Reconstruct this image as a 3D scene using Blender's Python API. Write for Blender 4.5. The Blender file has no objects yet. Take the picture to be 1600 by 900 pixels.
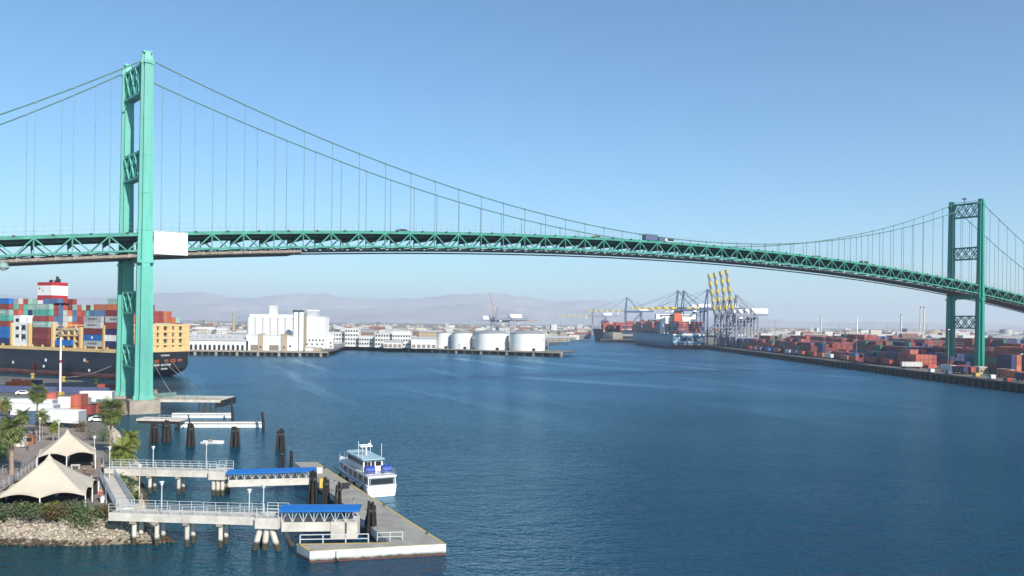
import bpy, bmesh, math, random
from mathutils import Vector, Matrix, noise as mnoise
R = math.radians
random.seed(7)
SC = bpy.context.scene
COL = SC.collection

# ---------------------------------------------------------------- camera, sky, sun, exposure
H = 29.0            # eye height above the water
F = 1298.0          # focal length in pixels of a 1600 px wide picture
ROLL = R(0.70)
HAZE = 1.0e-4
HY = 504.0
cd = bpy.data.cameras.new('camera')
cam = bpy.data.objects.new('camera', cd); COL.objects.link(cam)
cam.matrix_world = Matrix.Translation((0, 0, H)) @ Matrix.Rotation(R(90), 4, 'X') @ Matrix.Rotation(ROLL, 4, 'Z')
cd.sensor_width = 36.0; cd.lens = 36.0 * F / 1600.0; cd.shift_y = (HY - 450.0) / 1600.0
cd.clip_start = 0.5; cd.clip_end = 80000.0
SC.camera = cam
SUN_XY = (0.56, -0.83); SUN_EL = R(33)
w = bpy.data.worlds.new('World'); SC.world = w; w.use_nodes = True
nt = w.node_tree
bg = nt.nodes['Background']
sky = nt.nodes.new('ShaderNodeTexSky'); sky.sky_type = 'NISHITA'; sky.sun_disc = False
sky.sun_elevation = SUN_EL; sky.sun_rotation = math.atan2(SUN_XY[0], SUN_XY[1])
sky.air_density = 1.0; sky.dust_density = 0.2; sky.ozone_density = 2.8; sky.altitude = 0
gm = nt.nodes.new('ShaderNodeVectorMath'); gm.operation = 'MULTIPLY'; gm.inputs[1].default_value = (0.68, 0.945, 1.06)   # white balance of the whole sky
nt.links.new(sky.outputs[0], gm.inputs[0]); nt.links.new(gm.outputs[0], bg.inputs[0]); bg.inputs[1].default_value = 0.073
sl = bpy.data.lights.new('sun', 'SUN'); sl.energy = 3.8; sl.angle = R(0.5); sl.color = (1.0, 0.94, 0.84)
so = bpy.data.objects.new('sun', sl); COL.objects.link(so)
ch = math.cos(SUN_EL); sxy = math.hypot(*SUN_XY)
so.rotation_euler = Vector((SUN_XY[0] / sxy * ch, SUN_XY[1] / sxy * ch, math.sin(SUN_EL))).to_track_quat('Z', 'Y').to_euler()
vs = SC.view_settings
vs.view_transform = 'Standard'; vs.look = 'None'; vs.exposure = 0.95; vs.gamma = 1.0; vs.use_curve_mapping = False
SC.render.engine = 'CYCLES'
SC.cycles.use_denoising = True
SC.cycles.max_bounces = 6; SC.cycles.volume_bounces = 2; SC.cycles.transparent_max_bounces = 6

def hz(px): return HY + (px - 800) * math.tan(ROLL)
def G(px, py, z=0.0):
    """the point of the level z that the photograph shows at a pixel"""
    u, v = px - 800, HY - py
    c, s = math.cos(ROLL), math.sin(ROLL)
    xx, yy = u * c - v * s, u * s + v * c
    d = (z - H) * F / yy
    return Vector((xx * d / F, d, z))
def XD(px, d): return (px - 800) / F * d
def ZD(px, py, d): return H + (hz(px) - py) * d / F

# ---------------------------------------------------------------- materials
MATS = {}
def mat(name, rgb, rough=0.6, var=0.12, scale=0.6, metal=0.0, bump=0.0, streak=False, spec=0.4, rand=0.0, tide=None):
    if name in MATS: return MATS[name]
    m = bpy.data.materials.new(name); m.use_nodes = True; MATS[name] = m
    n, l = m.node_tree.nodes, m.node_tree.links
    b = n['Principled BSDF']
    b.inputs['Roughness'].default_value = rough; b.inputs['Metallic'].default_value = metal
    b.inputs['Specular IOR Level'].default_value = spec
    tc = n.new('ShaderNodeNewGeometry')
    mp = n.new('ShaderNodeMapping'); l.new(tc.outputs['Position'], mp.inputs[0])
    mp.inputs['Scale'].default_value = (scale, scale, scale * (0.12 if streak else 1.0))
    no = n.new('ShaderNodeTexNoise'); no.inputs['Detail'].default_value = 5; no.inputs['Scale'].default_value = 1.0
    no.inputs['Roughness'].default_value = 0.65
    l.new(mp.outputs[0], no.inputs['Vector'])
    mr = n.new('ShaderNodeMapRange'); l.new(no.outputs[0], mr.inputs[0])
    mr.inputs[1].default_value = 0.25; mr.inputs[2].default_value = 0.75
    mr.inputs[3].default_value = 1 - var * 1.6; mr.inputs[4].default_value = 1 + var * 0.8
    vm = n.new('ShaderNodeVectorMath'); vm.operation = 'SCALE'; vm.inputs[0].default_value = rgb
    fac = mr.outputs[0]
    if rand > 0:
        oi = n.new('ShaderNodeObjectInfo'); r2 = n.new('ShaderNodeMapRange'); l.new(oi.outputs['Random'], r2.inputs[0])
        r2.inputs[3].default_value = 1 - rand; r2.inputs[4].default_value = 1 + rand
        mm = n.new('ShaderNodeMath'); mm.operation = 'MULTIPLY'; l.new(fac, mm.inputs[0]); l.new(r2.outputs[0], mm.inputs[1]); fac = mm.outputs[0]
    l.new(fac, vm.inputs['Scale']); out = vm.outputs[0]
    if tide:                                                       # weed and damp below the high-water mark
        sz = n.new('ShaderNodeSeparateXYZ'); l.new(tc.outputs['Position'], sz.inputs[0])
        ad = n.new('ShaderNodeMath'); ad.operation = 'MULTIPLY_ADD'; l.new(no.outputs[0], ad.inputs[0]); ad.inputs[1].default_value = -0.7; l.new(sz.outputs[2], ad.inputs[2])
        tr = n.new('ShaderNodeMapRange'); l.new(ad.outputs[0], tr.inputs[0]); tr.inputs[1].default_value = tide - 0.55; tr.inputs[2].default_value = tide - 0.2; tr.inputs[3].default_value = 1.0; tr.inputs[4].default_value = 0.0
        tm = n.new('ShaderNodeMix'); tm.data_type = 'RGBA'; l.new(tr.outputs[0], tm.inputs[0]); l.new(out, tm.inputs[6]); tm.inputs[7].default_value = (0.045, 0.04, 0.025, 1); out = tm.outputs[2]
    l.new(out, b.inputs['Base Color'])
    if bump > 0:
        bn = n.new('ShaderNodeBump'); bn.inputs['Strength'].default_value = 0.6; bn.inputs['Distance'].default_value = bump
        l.new(no.outputs[0], bn.inputs['Height']); l.new(bn.outputs[0], b.inputs['Normal'])
    return m
def leafmat(name, rgb, rgb2):
    if name in MATS: return MATS[name]
    m = bpy.data.materials.new(name); m.use_nodes = True; MATS[name] = m
    n, l = m.node_tree.nodes, m.node_tree.links
    b = n['Principled BSDF']; b.inputs['Roughness'].default_value = 0.55; b.inputs['Specular IOR Level'].default_value = 0.25
    gi = n.new('ShaderNodeNewGeometry'); mx = n.new('ShaderNodeMix'); mx.data_type = 'RGBA'
    l.new(gi.outputs['Random Per Island'], mx.inputs[0])
    mx.inputs[6].default_value = (*rgb, 1); mx.inputs[7].default_value = (*rgb2, 1)
    l.new(mx.outputs[2], b.inputs['Base Color'])
    return m
def vcolmat(name, rough=0.55):
    m = bpy.data.materials.new(name); m.use_nodes = True; MATS[name] = m
    n, l = m.node_tree.nodes, m.node_tree.links
    b = n['Principled BSDF']; b.inputs['Roughness'].default_value = rough
    a = n.new('ShaderNodeAttribute'); a.attribute_name = 'Col'
    l.new(a.outputs['Color'], b.inputs['Base Color'])
    return m

# ---------------------------------------------------------------- mesh builder and tagging
class MB:
    def __init__(s): s.v = []; s.f = []; s.mi = []; s.sm = []; s.cur = 0; s.fc = []; s.col = None
    def face(s, idx, smooth=False):
        s.f.append(idx); s.mi.append(s.cur); s.sm.append(smooth); s.fc.append(s.col); return s
    def quad(s, a, b, c, d, smooth=False):
        k = len(s.v); s.v += [tuple(a), tuple(b), tuple(c), tuple(d)]; return s.face((k, k + 1, k + 2, k + 3), smooth)
    def box(s, c, size, rz=0.0, taper=1.0):
        x, y, z = size[0] / 2, size[1] / 2, size[2] / 2
        cs, sn = math.cos(rz), math.sin(rz); k = len(s.v)
        for dz, t in ((-z, 1.0), (z, taper)):
            for dx, dy in ((-x, -y), (x, -y), (x, y), (-x, y)):
                dx *= t; dy *= t
                s.v.append((c[0] + dx * cs - dy * sn, c[1] + dx * sn + dy * cs, c[2] + dz))
        for q in ((3, 2, 1, 0), (4, 5, 6, 7), (0, 1, 5, 4), (1, 2, 6, 5), (2, 3, 7, 6), (3, 0, 4, 7)):
            s.face(tuple(k + i for i in q))
        return s
    def bb(s, x0, x1, y0, y1, z0, z1):
        return s.box(((x0 + x1) / 2, (y0 + y1) / 2, (z0 + z1) / 2), (abs(x1 - x0), abs(y1 - y0), abs(z1 - z0)))
    def bar(s, p0, p1, wd, ht, up=(0, 0, 1)):
        p0, p1 = Vector(p0), Vector(p1); d = (p1 - p0).normalized(); u = Vector(up)
        if abs(d.dot(u)) > 0.98: u = Vector((1, 0, 0))
        sd = d.cross(u).normalized(); u = sd.cross(d).normalized(); k = len(s.v)
        for p in (p0, p1):
            for a, b in ((-1, -1), (1, -1), (1, 1), (-1, 1)):
                s.v.append(tuple(p + sd * (a * wd / 2) + u * (b * ht / 2)))
        for q in ((0, 1, 2, 3), (7, 6, 5, 4), (1, 0, 4, 5), (2, 1, 5, 6), (3, 2, 6, 7), (0, 3, 7, 4)):
            s.face(tuple(k + i for i in q))
        return s
    def tube(s, pts, r, n=6, cap=True, smooth=True):
        pts = [Vector(p) for p in pts]; m = len(pts)
        rr = r if isinstance(r, (list, tuple)) else [r] * m
        base = len(s.v)
        for i, p in enumerate(pts):
            d = (pts[min(i + 1, m - 1)] - pts[max(i - 1, 0)]).normalized()
            u = Vector((0, 0, 1)) if abs(d.z) < 0.95 else Vector((1, 0, 0))
            a = d.cross(u).normalized(); b = a.cross(d).normalized()
            for j in range(n):
                t = 2 * math.pi * j / n
                s.v.append(tuple(p + a * (math.cos(t) * rr[i]) + b * (math.sin(t) * rr[i])))
        for i in range(m - 1):
            for j in range(n):
                s.face((base + i * n + j, base + i * n + (j + 1) % n, base + (i + 1) * n + (j + 1) % n, base + (i + 1) * n + j), smooth)
        if cap:
            k = len(s.v); s.v += s.v[base:base + n] + s.v[base + (m - 1) * n:base + m * n]
            s.face(tuple(k + j for j in reversed(range(n)))); s.face(tuple(k + n + j for j in range(n)))
        return s
    def prism(s, poly, z0, z1, top=1.0, c=None, off=(0, 0)):
        n = len(poly); k = len(s.v)
        cx, cy = c if c else (sum(p[0] for p in poly) / n, sum(p[1] for p in poly) / n)
        for p in poly: s.v.append((p[0], p[1], z0))
        for p in poly: s.v.append((cx + (p[0] - cx) * top + off[0], cy + (p[1] - cy) * top + off[1], z1))
        for i in range(n):
            j = (i + 1) % n; s.face((k + i, k + j, k + n + j, k + n + i))
        s.face(tuple(k + i for i in reversed(range(n)))); s.face(tuple(k + n + i for i in range(n)))
        return s
    def lathe(s, prof, c=(0, 0), n=16, smooth=True):
        def ring(r, z): 
            k = len(s.v)
            for j in range(n):
                t = 2 * math.pi * j / n; s.v.append((c[0] + r * math.cos(t), c[1] + r * math.sin(t), z))
            return k
        for (ra, za), (rb, zb) in zip(prof, prof[1:]):
            a, b_ = ring(ra, za), ring(rb, zb)
            for j in range(n): s.face((a + j, a + (j + 1) % n, b_ + (j + 1) % n, b_ + j), smooth)
        a, b_ = ring(*prof[0]), ring(*prof[-1])
        s.face(tuple(a + j for j in reversed(range(n)))); s.face(tuple(b_ + j for j in range(n)))
        return s
    def grid(s, fn, nu, nv, smooth=True):
        base = len(s.v)
        for i in range(nu + 1):
            for j in range(nv + 1): s.v.append(tuple(fn(i / nu, j / nv)))
        for i in range(nu):
            for j in range(nv):
                a = base + i * (nv + 1) + j
                s.face((a, a + nv + 1, a + nv + 2, a + 1), smooth)
        return s
    def mesh(s, name, mats, off=None):
        me = bpy.data.meshes.new(name)
        v = s.v if off is None else [(p[0] - off[0], p[1] - off[1], p[2] - off[2]) for p in s.v]
        me.from_pydata(v, [], s.f)
        for m in (mats if isinstance(mats, (list, tuple)) else [mats]): me.materials.append(m)
        me.polygons.foreach_set('material_index', s.mi); me.polygons.foreach_set('use_smooth', s.sm)
        if any(c is not None for c in s.fc):
            at = me.color_attributes.new('Col', 'FLOAT_COLOR', 'CORNER'); cc = []
            for f, c in zip(s.f, s.fc): cc += [*(c or (.5, .5, .5)), 1.0] * len(f)
            at.data.foreach_set('color', cc)
        me.update(); return me
    def build(s, name, mats, parent=None):
        """parts are laid out in their parent's own frame; a thing that is one mesh gets its origin at its base"""
        if parent is None:
            xs = [p[0] for p in s.v]; ys = [p[1] for p in s.v]; zs = [p[2] for p in s.v]
            off = ((min(xs) + max(xs)) / 2, (min(ys) + max(ys)) / 2, min(zs))
            o = bpy.data.objects.new(name, s.mesh(name, mats, off)); o.location = off
        else:
            o = bpy.data.objects.new(name, s.mesh(name, mats)); o.parent = parent
        COL.objects.link(o); return o
def tag(o, label=None, cat=None, group=None, kind=None):
    if label: o['label'] = label
    if cat: o['category'] = cat
    if group: o['group'] = group
    if kind: o['kind'] = kind
    return o
def thing(name, label, cat, loc=(0, 0, 0), rz=0.0, group=None):
    o = bpy.data.objects.new(name, None); COL.objects.link(o)
    o.location = loc; o.rotation_euler = (0, 0, rz); o.empty_display_size = 0.5
    return tag(o, label, cat, group)
def place(src, loc, rz, label=None, group=None, scale=None):
    c = src.copy(); COL.objects.link(c); c.location = loc; c.rotation_euler = (0, 0, rz)
    if scale: c.scale = scale
    if label: c['label'] = label
    if group: c['group'] = group
    for ch_ in [x for x in bpy.data.objects if x.parent == src]:
        k = ch_.copy(); COL.objects.link(k); k.parent = c
        for g in [x for x in bpy.data.objects if x.parent == ch_]:
            q = g.copy(); COL.objects.link(q); q.parent = k
    return c
ORD = ['first', 'second', 'third', 'fourth', 'fifth', 'sixth', 'seventh', 'eighth', 'ninth', 'tenth', 'eleventh', 'twelfth', 'thirteenth', 'fourteenth', 'fifteenth', 'sixteenth', 'seventeenth', 'eighteenth', 'nineteenth', 'twentieth']
def ordn(i):
    if i < 20: return ORD[i]
    t = ['', '', 'twenty', 'thirty', 'forty', 'fifty'][(i + 1) // 10]
    return (t[:-1] + 'ieth') if (i + 1) % 10 == 0 else t + '-' + ORD[(i + 1) % 10 - 1]

# ---------------------------------------------------------------- water, land, hills
def water_material():
    m = bpy.data.materials.new('water'); m.use_nodes = True
    n, l = m.node_tree.nodes, m.node_tree.links
    n.remove(n['Principled BSDF'])
    g = n.new('ShaderNodeNewGeometry')
    def nz(sc, detail=3, rough=0.55, rot=0.0, dist=0.0):
        mr_ = n.new('ShaderNodeMapping'); l.new(g.outputs['Position'], mr_.inputs[0]); mr_.inputs['Rotation'].default_value = (0, 0, rot)
        mp = n.new('ShaderNodeMapping'); l.new(mr_.outputs[0], mp.inputs[0]); mp.inputs['Scale'].default_value = sc
        t = n.new('ShaderNodeTexNoise'); t.inputs['Scale'].default_value = 1; t.inputs['Detail'].default_value = detail
        t.inputs['Roughness'].default_value = rough; t.inputs['Distortion'].default_value = dist
        l.new(mp.outputs[0], t.inputs['Vector']); return t.outputs[0]
    def rng(x, a, bb, c, d):
        r = n.new('ShaderNodeMapRange'); l.new(x, r.inputs[0])
        for i, q in enumerate((a, bb, c, d)): r.inputs[i + 1].default_value = q
        return r.outputs[0]
    def math_(op, a, c):
        k = n.new('ShaderNodeMath'); k.operation = op
        for i, q in enumerate((a, c)):
            if isinstance(q, float): k.inputs[i].default_value = q
            else: l.new(q, k.inputs[i])
        return k.outputs[0]
    sp = n.new('ShaderNodeSeparateXYZ'); l.new(g.outputs['Position'], sp.inputs[0])
    fine = nz((1.9, 2.3, 1), 4, 0.6, R(-12)); mid = nz((0.75, 1.0, 1), 3, 0.58, R(8)); big = nz((0.14, 0.22, 1), 3, 0.5, R(-5))
    # long smooth current lines drawn out along the channel, and patches of wind
    s1 = rng(nz((0.0028, 0.036, 1), 3, 0.5, R(66), 0.35), 0.56, 0.72, 0.0, 1.0)
    s2 = rng(nz((0.0022, 0.020, 1), 2, 0.5, R(40), 0.3), 0.62, 0.70, 0.0, 0.8)
    far = rng(sp.outputs[1], 190.0, 300.0, 0.0, 1.0)
    sl_ = math_('MULTIPLY', math_('MAXIMUM', s1, s2), far)
    gust = rng(nz((0.008, 0.014, 1), 2, 0.5, R(20)), 0.35, 0.65, 0.72, 1.0)
    hgt = math_('ADD', math_('ADD', math_('MULTIPLY', fine, 0.30), math_('MULTIPLY', mid, 0.95)), math_('MULTIPLY', big, 1.5))
    bn = n.new('ShaderNodeBump'); bn.inputs['Distance'].default_value = 0.85
    l.new(hgt, bn.inputs['Height']); l.new(math_('MULTIPLY', rng(sl_, 0, 1, 1.0, 0.28), gust), bn.inputs['Strength'])
    df = n.new('ShaderNodeBsdfDiffuse'); gl = n.new('ShaderNodeBsdfGlossy'); fr = n.new('ShaderNodeFresnel'); mxs = n.new('ShaderNodeMixShader')
    fr.inputs['IOR'].default_value = 1.38
    for s_ in (df, gl, fr): l.new(bn.outputs[0], s_.inputs['Normal'])
    l.new(math_('MULTIPLY', rng(sp.outputs[1], 80.0, 420.0, 0.06, 0.24), rng(sl_, 0, 1, 1.0, 0.6)), gl.inputs['Roughness'])
    gl.inputs['Color'].default_value = (0.56, 0.82, 1.0, 1)
    # shallows are greener near the left bank
    sh = rng(math_('ADD', sp.outputs[0], math_('MULTIPLY', sp.outputs[1], 0.35)), -25.0, 20.0, 1.0, 0.0)
    sh = math_('MULTIPLY', sh, rng(sp.outputs[1], 150.0, 260.0, 1.0, 0.25))
    sh = math_('MULTIPLY', sh, rng(nz((0.05, 0.05, 1), 3), 0.3, 0.7, 0.4, 1.0))
    mx = n.new('ShaderNodeMix'); mx.data_type = 'RGBA'; l.new(sh, mx.inputs[0])
    mx.inputs[6].default_value = (0.001, 0.040, 0.078, 1); mx.inputs[7].default_value = (0.004, 0.046, 0.048, 1)
    l.new(mx.outputs[2], df.inputs['Color'])
    l.new(fr.outputs[0], mxs.inputs[0]); l.new(df.outputs[0], mxs.inputs[1]); l.new(gl.outputs[0], mxs.inputs[2])
    l.new(mxs.outputs[0], n['Material Output'].inputs['Surface'])
    return m
wm = MB().quad((-22000, -3000, 0), (22000, -3000, 0), (22000, 22000, 0), (-22000, 22000, 0)).build('water', water_material())
tag(wm, kind='structure')

def concrete(name, rgb, **k): return mat(name, rgb, rough=0.85, var=0.22, scale=k.get('scale', 0.5), bump=0.01)
M_land = concrete('port_ground', (0.17, 0.155, 0.135), scale=0.08)
M_dry = mat('dry_ground', (0.15, 0.135, 0.11), 0.9, 0.3, 0.01)
M_rock = mat('rock', (0.24, 0.20, 0.155), 0.9, 0.35, 1.2, bump=0.05)
M_pave = concrete('promenade_paving', (0.25, 0.205, 0.175), scale=0.25)
TOPZ = 3.2
LT = [(-700, 110), (-68, 110), (-56, 110), (-51.5, 111.5), (-56, 118), (-65, 136), (-73, 152), (-74, 158), (-80, 168), (-100, 205), (-111, 222), (-117, 238), (-119, 248), (-117, 266), (-128, 300), (-160, 333), (-595, 520)]
LW = [(-700, 105.5), (-68, 105.5), (-54, 104.5), (-42.5, 107), (-49, 116), (-59.5, 137), (-67, 152), (-69.5, 160), (-75, 167), (-96, 206), (-107, 222), (-112, 236), (-115, 247), (-113, 266), (-127, 300.5), (-159.5, 333.5), (-595, 520.6)]
b = MB(); k = len(LT)
b.v = [(x, y, TOPZ) for x, y in LT] + [(-900, 700, TOPZ), (-900, 110, TOPZ)]
b.face(tuple(range(k + 2)))
b.cur = 1
base = len(b.v); b.v += [(x, y, TOPZ) for x, y in LT] + [(x, y, -0.6) for x, y in LW]
for i in range(k - 1): b.face((base + i, base + k + i, base + k + i + 1, base + i + 1))
tag(b.build('left_shore', [M_land, M_rock]), kind='structure')

def sheet(name, poly, z, m, depth=3.5, m2=None):
    bb_ = MB(); n_ = len(poly); bb_.v = [(x, y, z) for x, y in poly] + [(x, y, z - depth) for x, y in poly]
    bb_.face(tuple(range(n_))); bb_.cur = 1
    for i in range(n_):
        j = (i + 1) % n_; bb_.face((i, n_ + i, n_ + j, j))
    return tag(bb_.build(name, [m, m2 or m]), kind='structure')
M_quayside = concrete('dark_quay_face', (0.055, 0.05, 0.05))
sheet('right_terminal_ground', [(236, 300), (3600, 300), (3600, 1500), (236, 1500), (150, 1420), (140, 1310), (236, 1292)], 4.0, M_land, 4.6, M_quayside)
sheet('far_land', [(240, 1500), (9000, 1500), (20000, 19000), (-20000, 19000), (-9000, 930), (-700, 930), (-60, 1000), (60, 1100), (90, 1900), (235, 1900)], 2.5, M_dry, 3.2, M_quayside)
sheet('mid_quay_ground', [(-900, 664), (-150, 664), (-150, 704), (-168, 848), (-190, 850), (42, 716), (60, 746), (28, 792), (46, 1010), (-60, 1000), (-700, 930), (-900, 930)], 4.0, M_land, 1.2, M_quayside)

def ridge(name, prof, d0, d1, m, seed):
    """a mountain range: a terrain sheet from its foot (d0) over the crest to the back (d1)"""
    mb = MB(); xs = [p[0] for p in prof]
    def crest(px):
        for (a, ya), (c, yc) in zip(prof, prof[1:]):
            if a <= px <= c:
                t = (px - a) / (c - a); t = t * t * (3 - 2 * t); return ya + (yc - ya) * t
        return prof[-1][1]
    dc = (d0 * 0.4 + d1 * 0.6)
    def fn(u, v):
        px = xs[0] + (xs[-1] - xs[0]) * u; d = d0 + (d1 - d0) * v
        zc = max(ZD(px, crest(px), dc), 5.0)
        q = Vector((XD(px, d) * 0.0011, d * 0.0011, seed))
        t = v / 0.6 if v < 0.6 else 1 - (v - 0.6) / 0.4 * 0.9
        rg = 1 - abs(mnoise.noise(q)) * 1.3
        z = zc * max(0, t) ** 1.1 * (0.72 + 0.28 * rg if v != 0.6 else 1.0)
        z += mnoise.fractal(q * 4, 1.0, 2.0, 4) * 34 * min(1, t * 2)
        return (XD(px, dc) * (d / dc) ** 0.2, d, z if v > 0 else 0)
    mb.grid(fn, 320, 15)
    return tag(mb.build(name, m), kind='structure')
M_hill = mat('hazed_slopes', (0.36, 0.34, 0.33), 0.95, 0.35, 0.0012)  # distance haze is mixed into this pale slope colour
ridge('mountains', [(-300, 462), (0, 458), (90, 470), (150, 466), (240, 458), (300, 456), (385, 468), (440, 461), (500, 459), (560, 467), (640, 467), (720, 460), (765, 457), (810, 463), (870, 472), (930, 468), (1000, 482), (1120, 496), (1300, 503), (1700, 508)], 15000, 18000, M_hill, 3.1)
ridge('foothills', [(-300, 480), (100, 482), (330, 474), (480, 486), (620, 480), (760, 474), (880, 484), (1000, 494), (1300, 504), (1700, 510)], 11500, 14000, M_hill, 8.7)
# ---------------------------------------------------------------- the suspension bridge
N1 = Vector((-112.7, 254.5)); N2 = Vector((281.0, 499.0))          # near legs of the two towers
BD = (N2 - N1).normalized(); SPAN = (N2 - N1).length; BA = math.atan2(BD.y, BD.x)
HALF = 9.0
BO = N1 + Vector((-BD.y, BD.x)) * HALF
M_g1 = mat('mint_green_paint', (0.09, 0.37, 0.30), 0.5, 0.22, 0.25, streak=True)
M_g2 = mat('green_paint', (0.045, 0.25, 0.19), 0.5, 0.28, 0.3)
M_g3 = mat('deep_green_paint', (0.016, 0.25, 0.19), 0.5, 0.2, 0.25, streak=True)
M_cable = mat('cable_paint', (0.075, 0.17, 0.145), 0.6, 0.1)
M_rope = mat('suspender_rope', (0.13, 0.20, 0.23), 0.6, 0.1)
M_road = mat('asphalt', (0.06, 0.06, 0.06), 0.9, 0.2)
M_conc = concrete('weathered_concrete', (0.31, 0.265, 0.215))
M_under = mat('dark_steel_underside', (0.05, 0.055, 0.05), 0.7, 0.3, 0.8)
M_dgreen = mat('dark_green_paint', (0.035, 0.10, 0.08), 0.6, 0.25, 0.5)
M_white = mat('white_paint', (0.72, 0.72, 0.70), 0.5, 0.06, 0.4, streak=True)
M_steel = mat('galvanised_steel', (0.32, 0.335, 0.345), 0.45, 0.12, metal=0.3)
br = thing('suspension_bridge', 'long green suspension bridge with two tall towers crossing the harbour channel', 'bridge', (BO.x, BO.y, 0), BA)
def dz(s):                                                          # top of the deck along the bridge
    t = (s - SPAN / 2) / SPAN; return 65.2 - 10.4 * (2 * t) ** 2
PAN = SPAN / 47
S0, S1 = -9 * PAN, SPAN + 12 * PAN
ZT1, ZT2, ZMID = 108.6, 105.0, 66.9
def cz(s):
    if s < 0: return max(ZT1 + 0.64 * s + 0.0012 * s * s, dz(s) + 0.3)
    if s > SPAN: u = s - SPAN; return max(ZT2 - 0.47 * u + 0.0006 * u * u, dz(s) + 0.3)
    q = (SPAN / 2 - s) / (SPAN / 2); return ZMID + ((ZT1 if q > 0 else ZT2) - ZMID) * q * q
SKEW = -3.1
def leg_poly(wl, wt):
    a, c = wl / 2, wt / 2; i, j = a * 0.52, c * 0.40
    return [(-a, -j), (-i, -j), (-i, -c), (i, -c), (i, -j), (a, -j), (a, j), (i, j), (i, c), (-i, c), (-i, j), (-a, j)]
def tower(s0, ztop, base_z, m, struts, skew=0.0):
    t = bpy.data.objects.new('tower', None); COL.objects.link(t); t.parent = br
    legs = []
    for sy in (-1, 1):
        mb = MB(); y = sy * HALF; s = s0 + (skew if sy > 0 else 0)
        pts = [(base_z, 5.5), (base_z + 2.4, 5.2), (dz(s) - 8, 4.5), (dz(s) + 0.5, 4.15), (ztop - 4.0, 3.4)]
        for (za, wa), (zb, wb) in zip(pts, pts[1:]):
            mb.prism([(s + p[0], y + p[1]) for p in leg_poly(wa, wa * 0.95)], za, zb, wb / wa)
        o = mb.build('leg', m, t)
        MB().prism([(s + p[0], y + p[1]) for p in leg_poly(4.0, 3.9)], ztop - 4.0, ztop - 3.0).prism([(s + p[0], y + p[1]) for p in leg_poly(3.5, 3.4)], ztop - 3.0, ztop - 0.8, 0.86).box((s, y, ztop - 0.5), (2.6, 2.6, 0.6)).build('saddle_housing', m, o)
        MB().box((s, y, dz(s) - 8.6), (4.8, 4.5, 0.7)).build('collar', m, o)
        MB().prism([(s + p[0], y + p[1]) for p in leg_poly(6.2, 6.0)], base_z - 0.4, base_z + 1.1, 0.93).build('base_plate', m, o)
        sm_ = MB(); zz = base_z + 6
        while zz < ztop - 5:
            wq = 5.3 + (3.4 - 5.3) * (zz - base_z) / (ztop - 4 - base_z) + .07
            for e in (1.0, .68): sm_.prism([(s + p[0] * e, y + p[1] * e) for p in leg_poly(wq, wq * .95)], zz, zz + .12) if e == 1.0 else None
            zz += 11.4
        tag(sm_.build('plate_seams', m, o), kind='stuff')
        legs.append(o)
    s = s0
    def sk(y): return s0 + skew * (y + HALF) / (2 * HALF)
    for (za, zb) in struts:                                        # latticed cross struts
        mb = MB(); ya, yb = -HALF + 1.7, HALF - 1.7
        for x in (-1.2, 1.2):
            mb.bar((sk(ya) + x, ya, za), (sk(yb) + x, yb, za), 0.35, 0.8); mb.bar((sk(ya) + x, ya, zb), (sk(yb) + x, yb, zb), 0.35, 0.8)
            n = 3; st = (yb - ya) / n
            for i in range(n):
                y0, y1 = ya + i * st, ya + (i + 1) * st
                mb.bar((sk(y0) + x, y0, za), (sk(y1) + x, y1, zb), 0.3, 0.65, (1, 0, 0)); mb.bar((sk(y0) + x + 0.03, y0, zb), (sk(y1) + x + 0.03, y1, za), 0.3, 0.65, (1, 0, 0))
        mb.bar((sk(ya), ya, za - 0.1), (sk(yb), yb, za - 0.1), 2.0, 0.25); mb.bar((sk(ya), ya, zb + 0.1), (sk(yb), yb, zb + 0.1), 2.0, 0.25)
        mb.build('cross_strut', m, t)
    MB().box((s, 0, dz(s) - 7.0), (4.4, 2 * HALF - 3.6, 2.6)).build('deck_strut', m, t)
    return t
tower(0.0, 110.8, 4.2, M_g1, [(98.5, 107.0), (72.5, 80.2), (30.5, 37.0), (13.8, 20.2)], SKEW)
t2 = tower(SPAN, 107.0, 4.6, M_g3, [(96.5, 104.6), (70.8, 77.8), (29.0, 36.2)])
b = MB(); b.box((SPAN, 0, 106.0), (0.25, 2 * HALF - 3, 0.2))
b.bar((SPAN, 1.0, 105.0), (SPAN, 1.0, 107.6), 0.5, 0.5).box((SPAN, 1.0, 108.0), (1.6, 2.6, 0.8)); b.build('beacon', M_steel, t2)
for sy in (-1, 1):
    y = sy * HALF
    n = 130; pts = [(S0 + (S1 - S0) * i / n) for i in range(n + 1)]
    pts = sorted(set(pts + [0.0, SPAN]))
    sh = lambda s: (SKEW * max(0, 1 - abs(s) / 60)) if sy > 0 else 0.0
    cb = MB().tube([(s + sh(s), y, cz(s)) for s in pts], 0.21, 7).build('main_cable', M_cable, br)
    np_ = 0
    for i in range(-9, 60):
        s = i * PAN
        if abs(s) < 1 or abs(s - SPAN) < 1 or cz(s) - dz(s) < 1.2: continue
        mb = MB()
        for dx in (-0.10, 0.10): mb.bar((s + dx + sh(s), y, dz(s) - 0.3), (s + dx + sh(s), y, cz(s)), 0.085, 0.085)
        mb.box((s + sh(s), y, cz(s)), (0.5, 0.62, 0.62))
        mb.build('suspender', [M_rope], br)
TD = 5.1                                                            # truss depth
def run(mb, off_y, off_z, wd, ht, sa=S0, sb=S1, step=PAN):
    n = max(1, int(round((sb - sa) / step)))
    for i in range(n):
        a, c = sa + (sb - sa) * i / n, sa + (sb - sa) * (i + 1) / n
        mb.bar((a, off_y, dz(a) + off_z), (c, off_y, dz(c) + off_z), wd, ht)
    return mb
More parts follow.
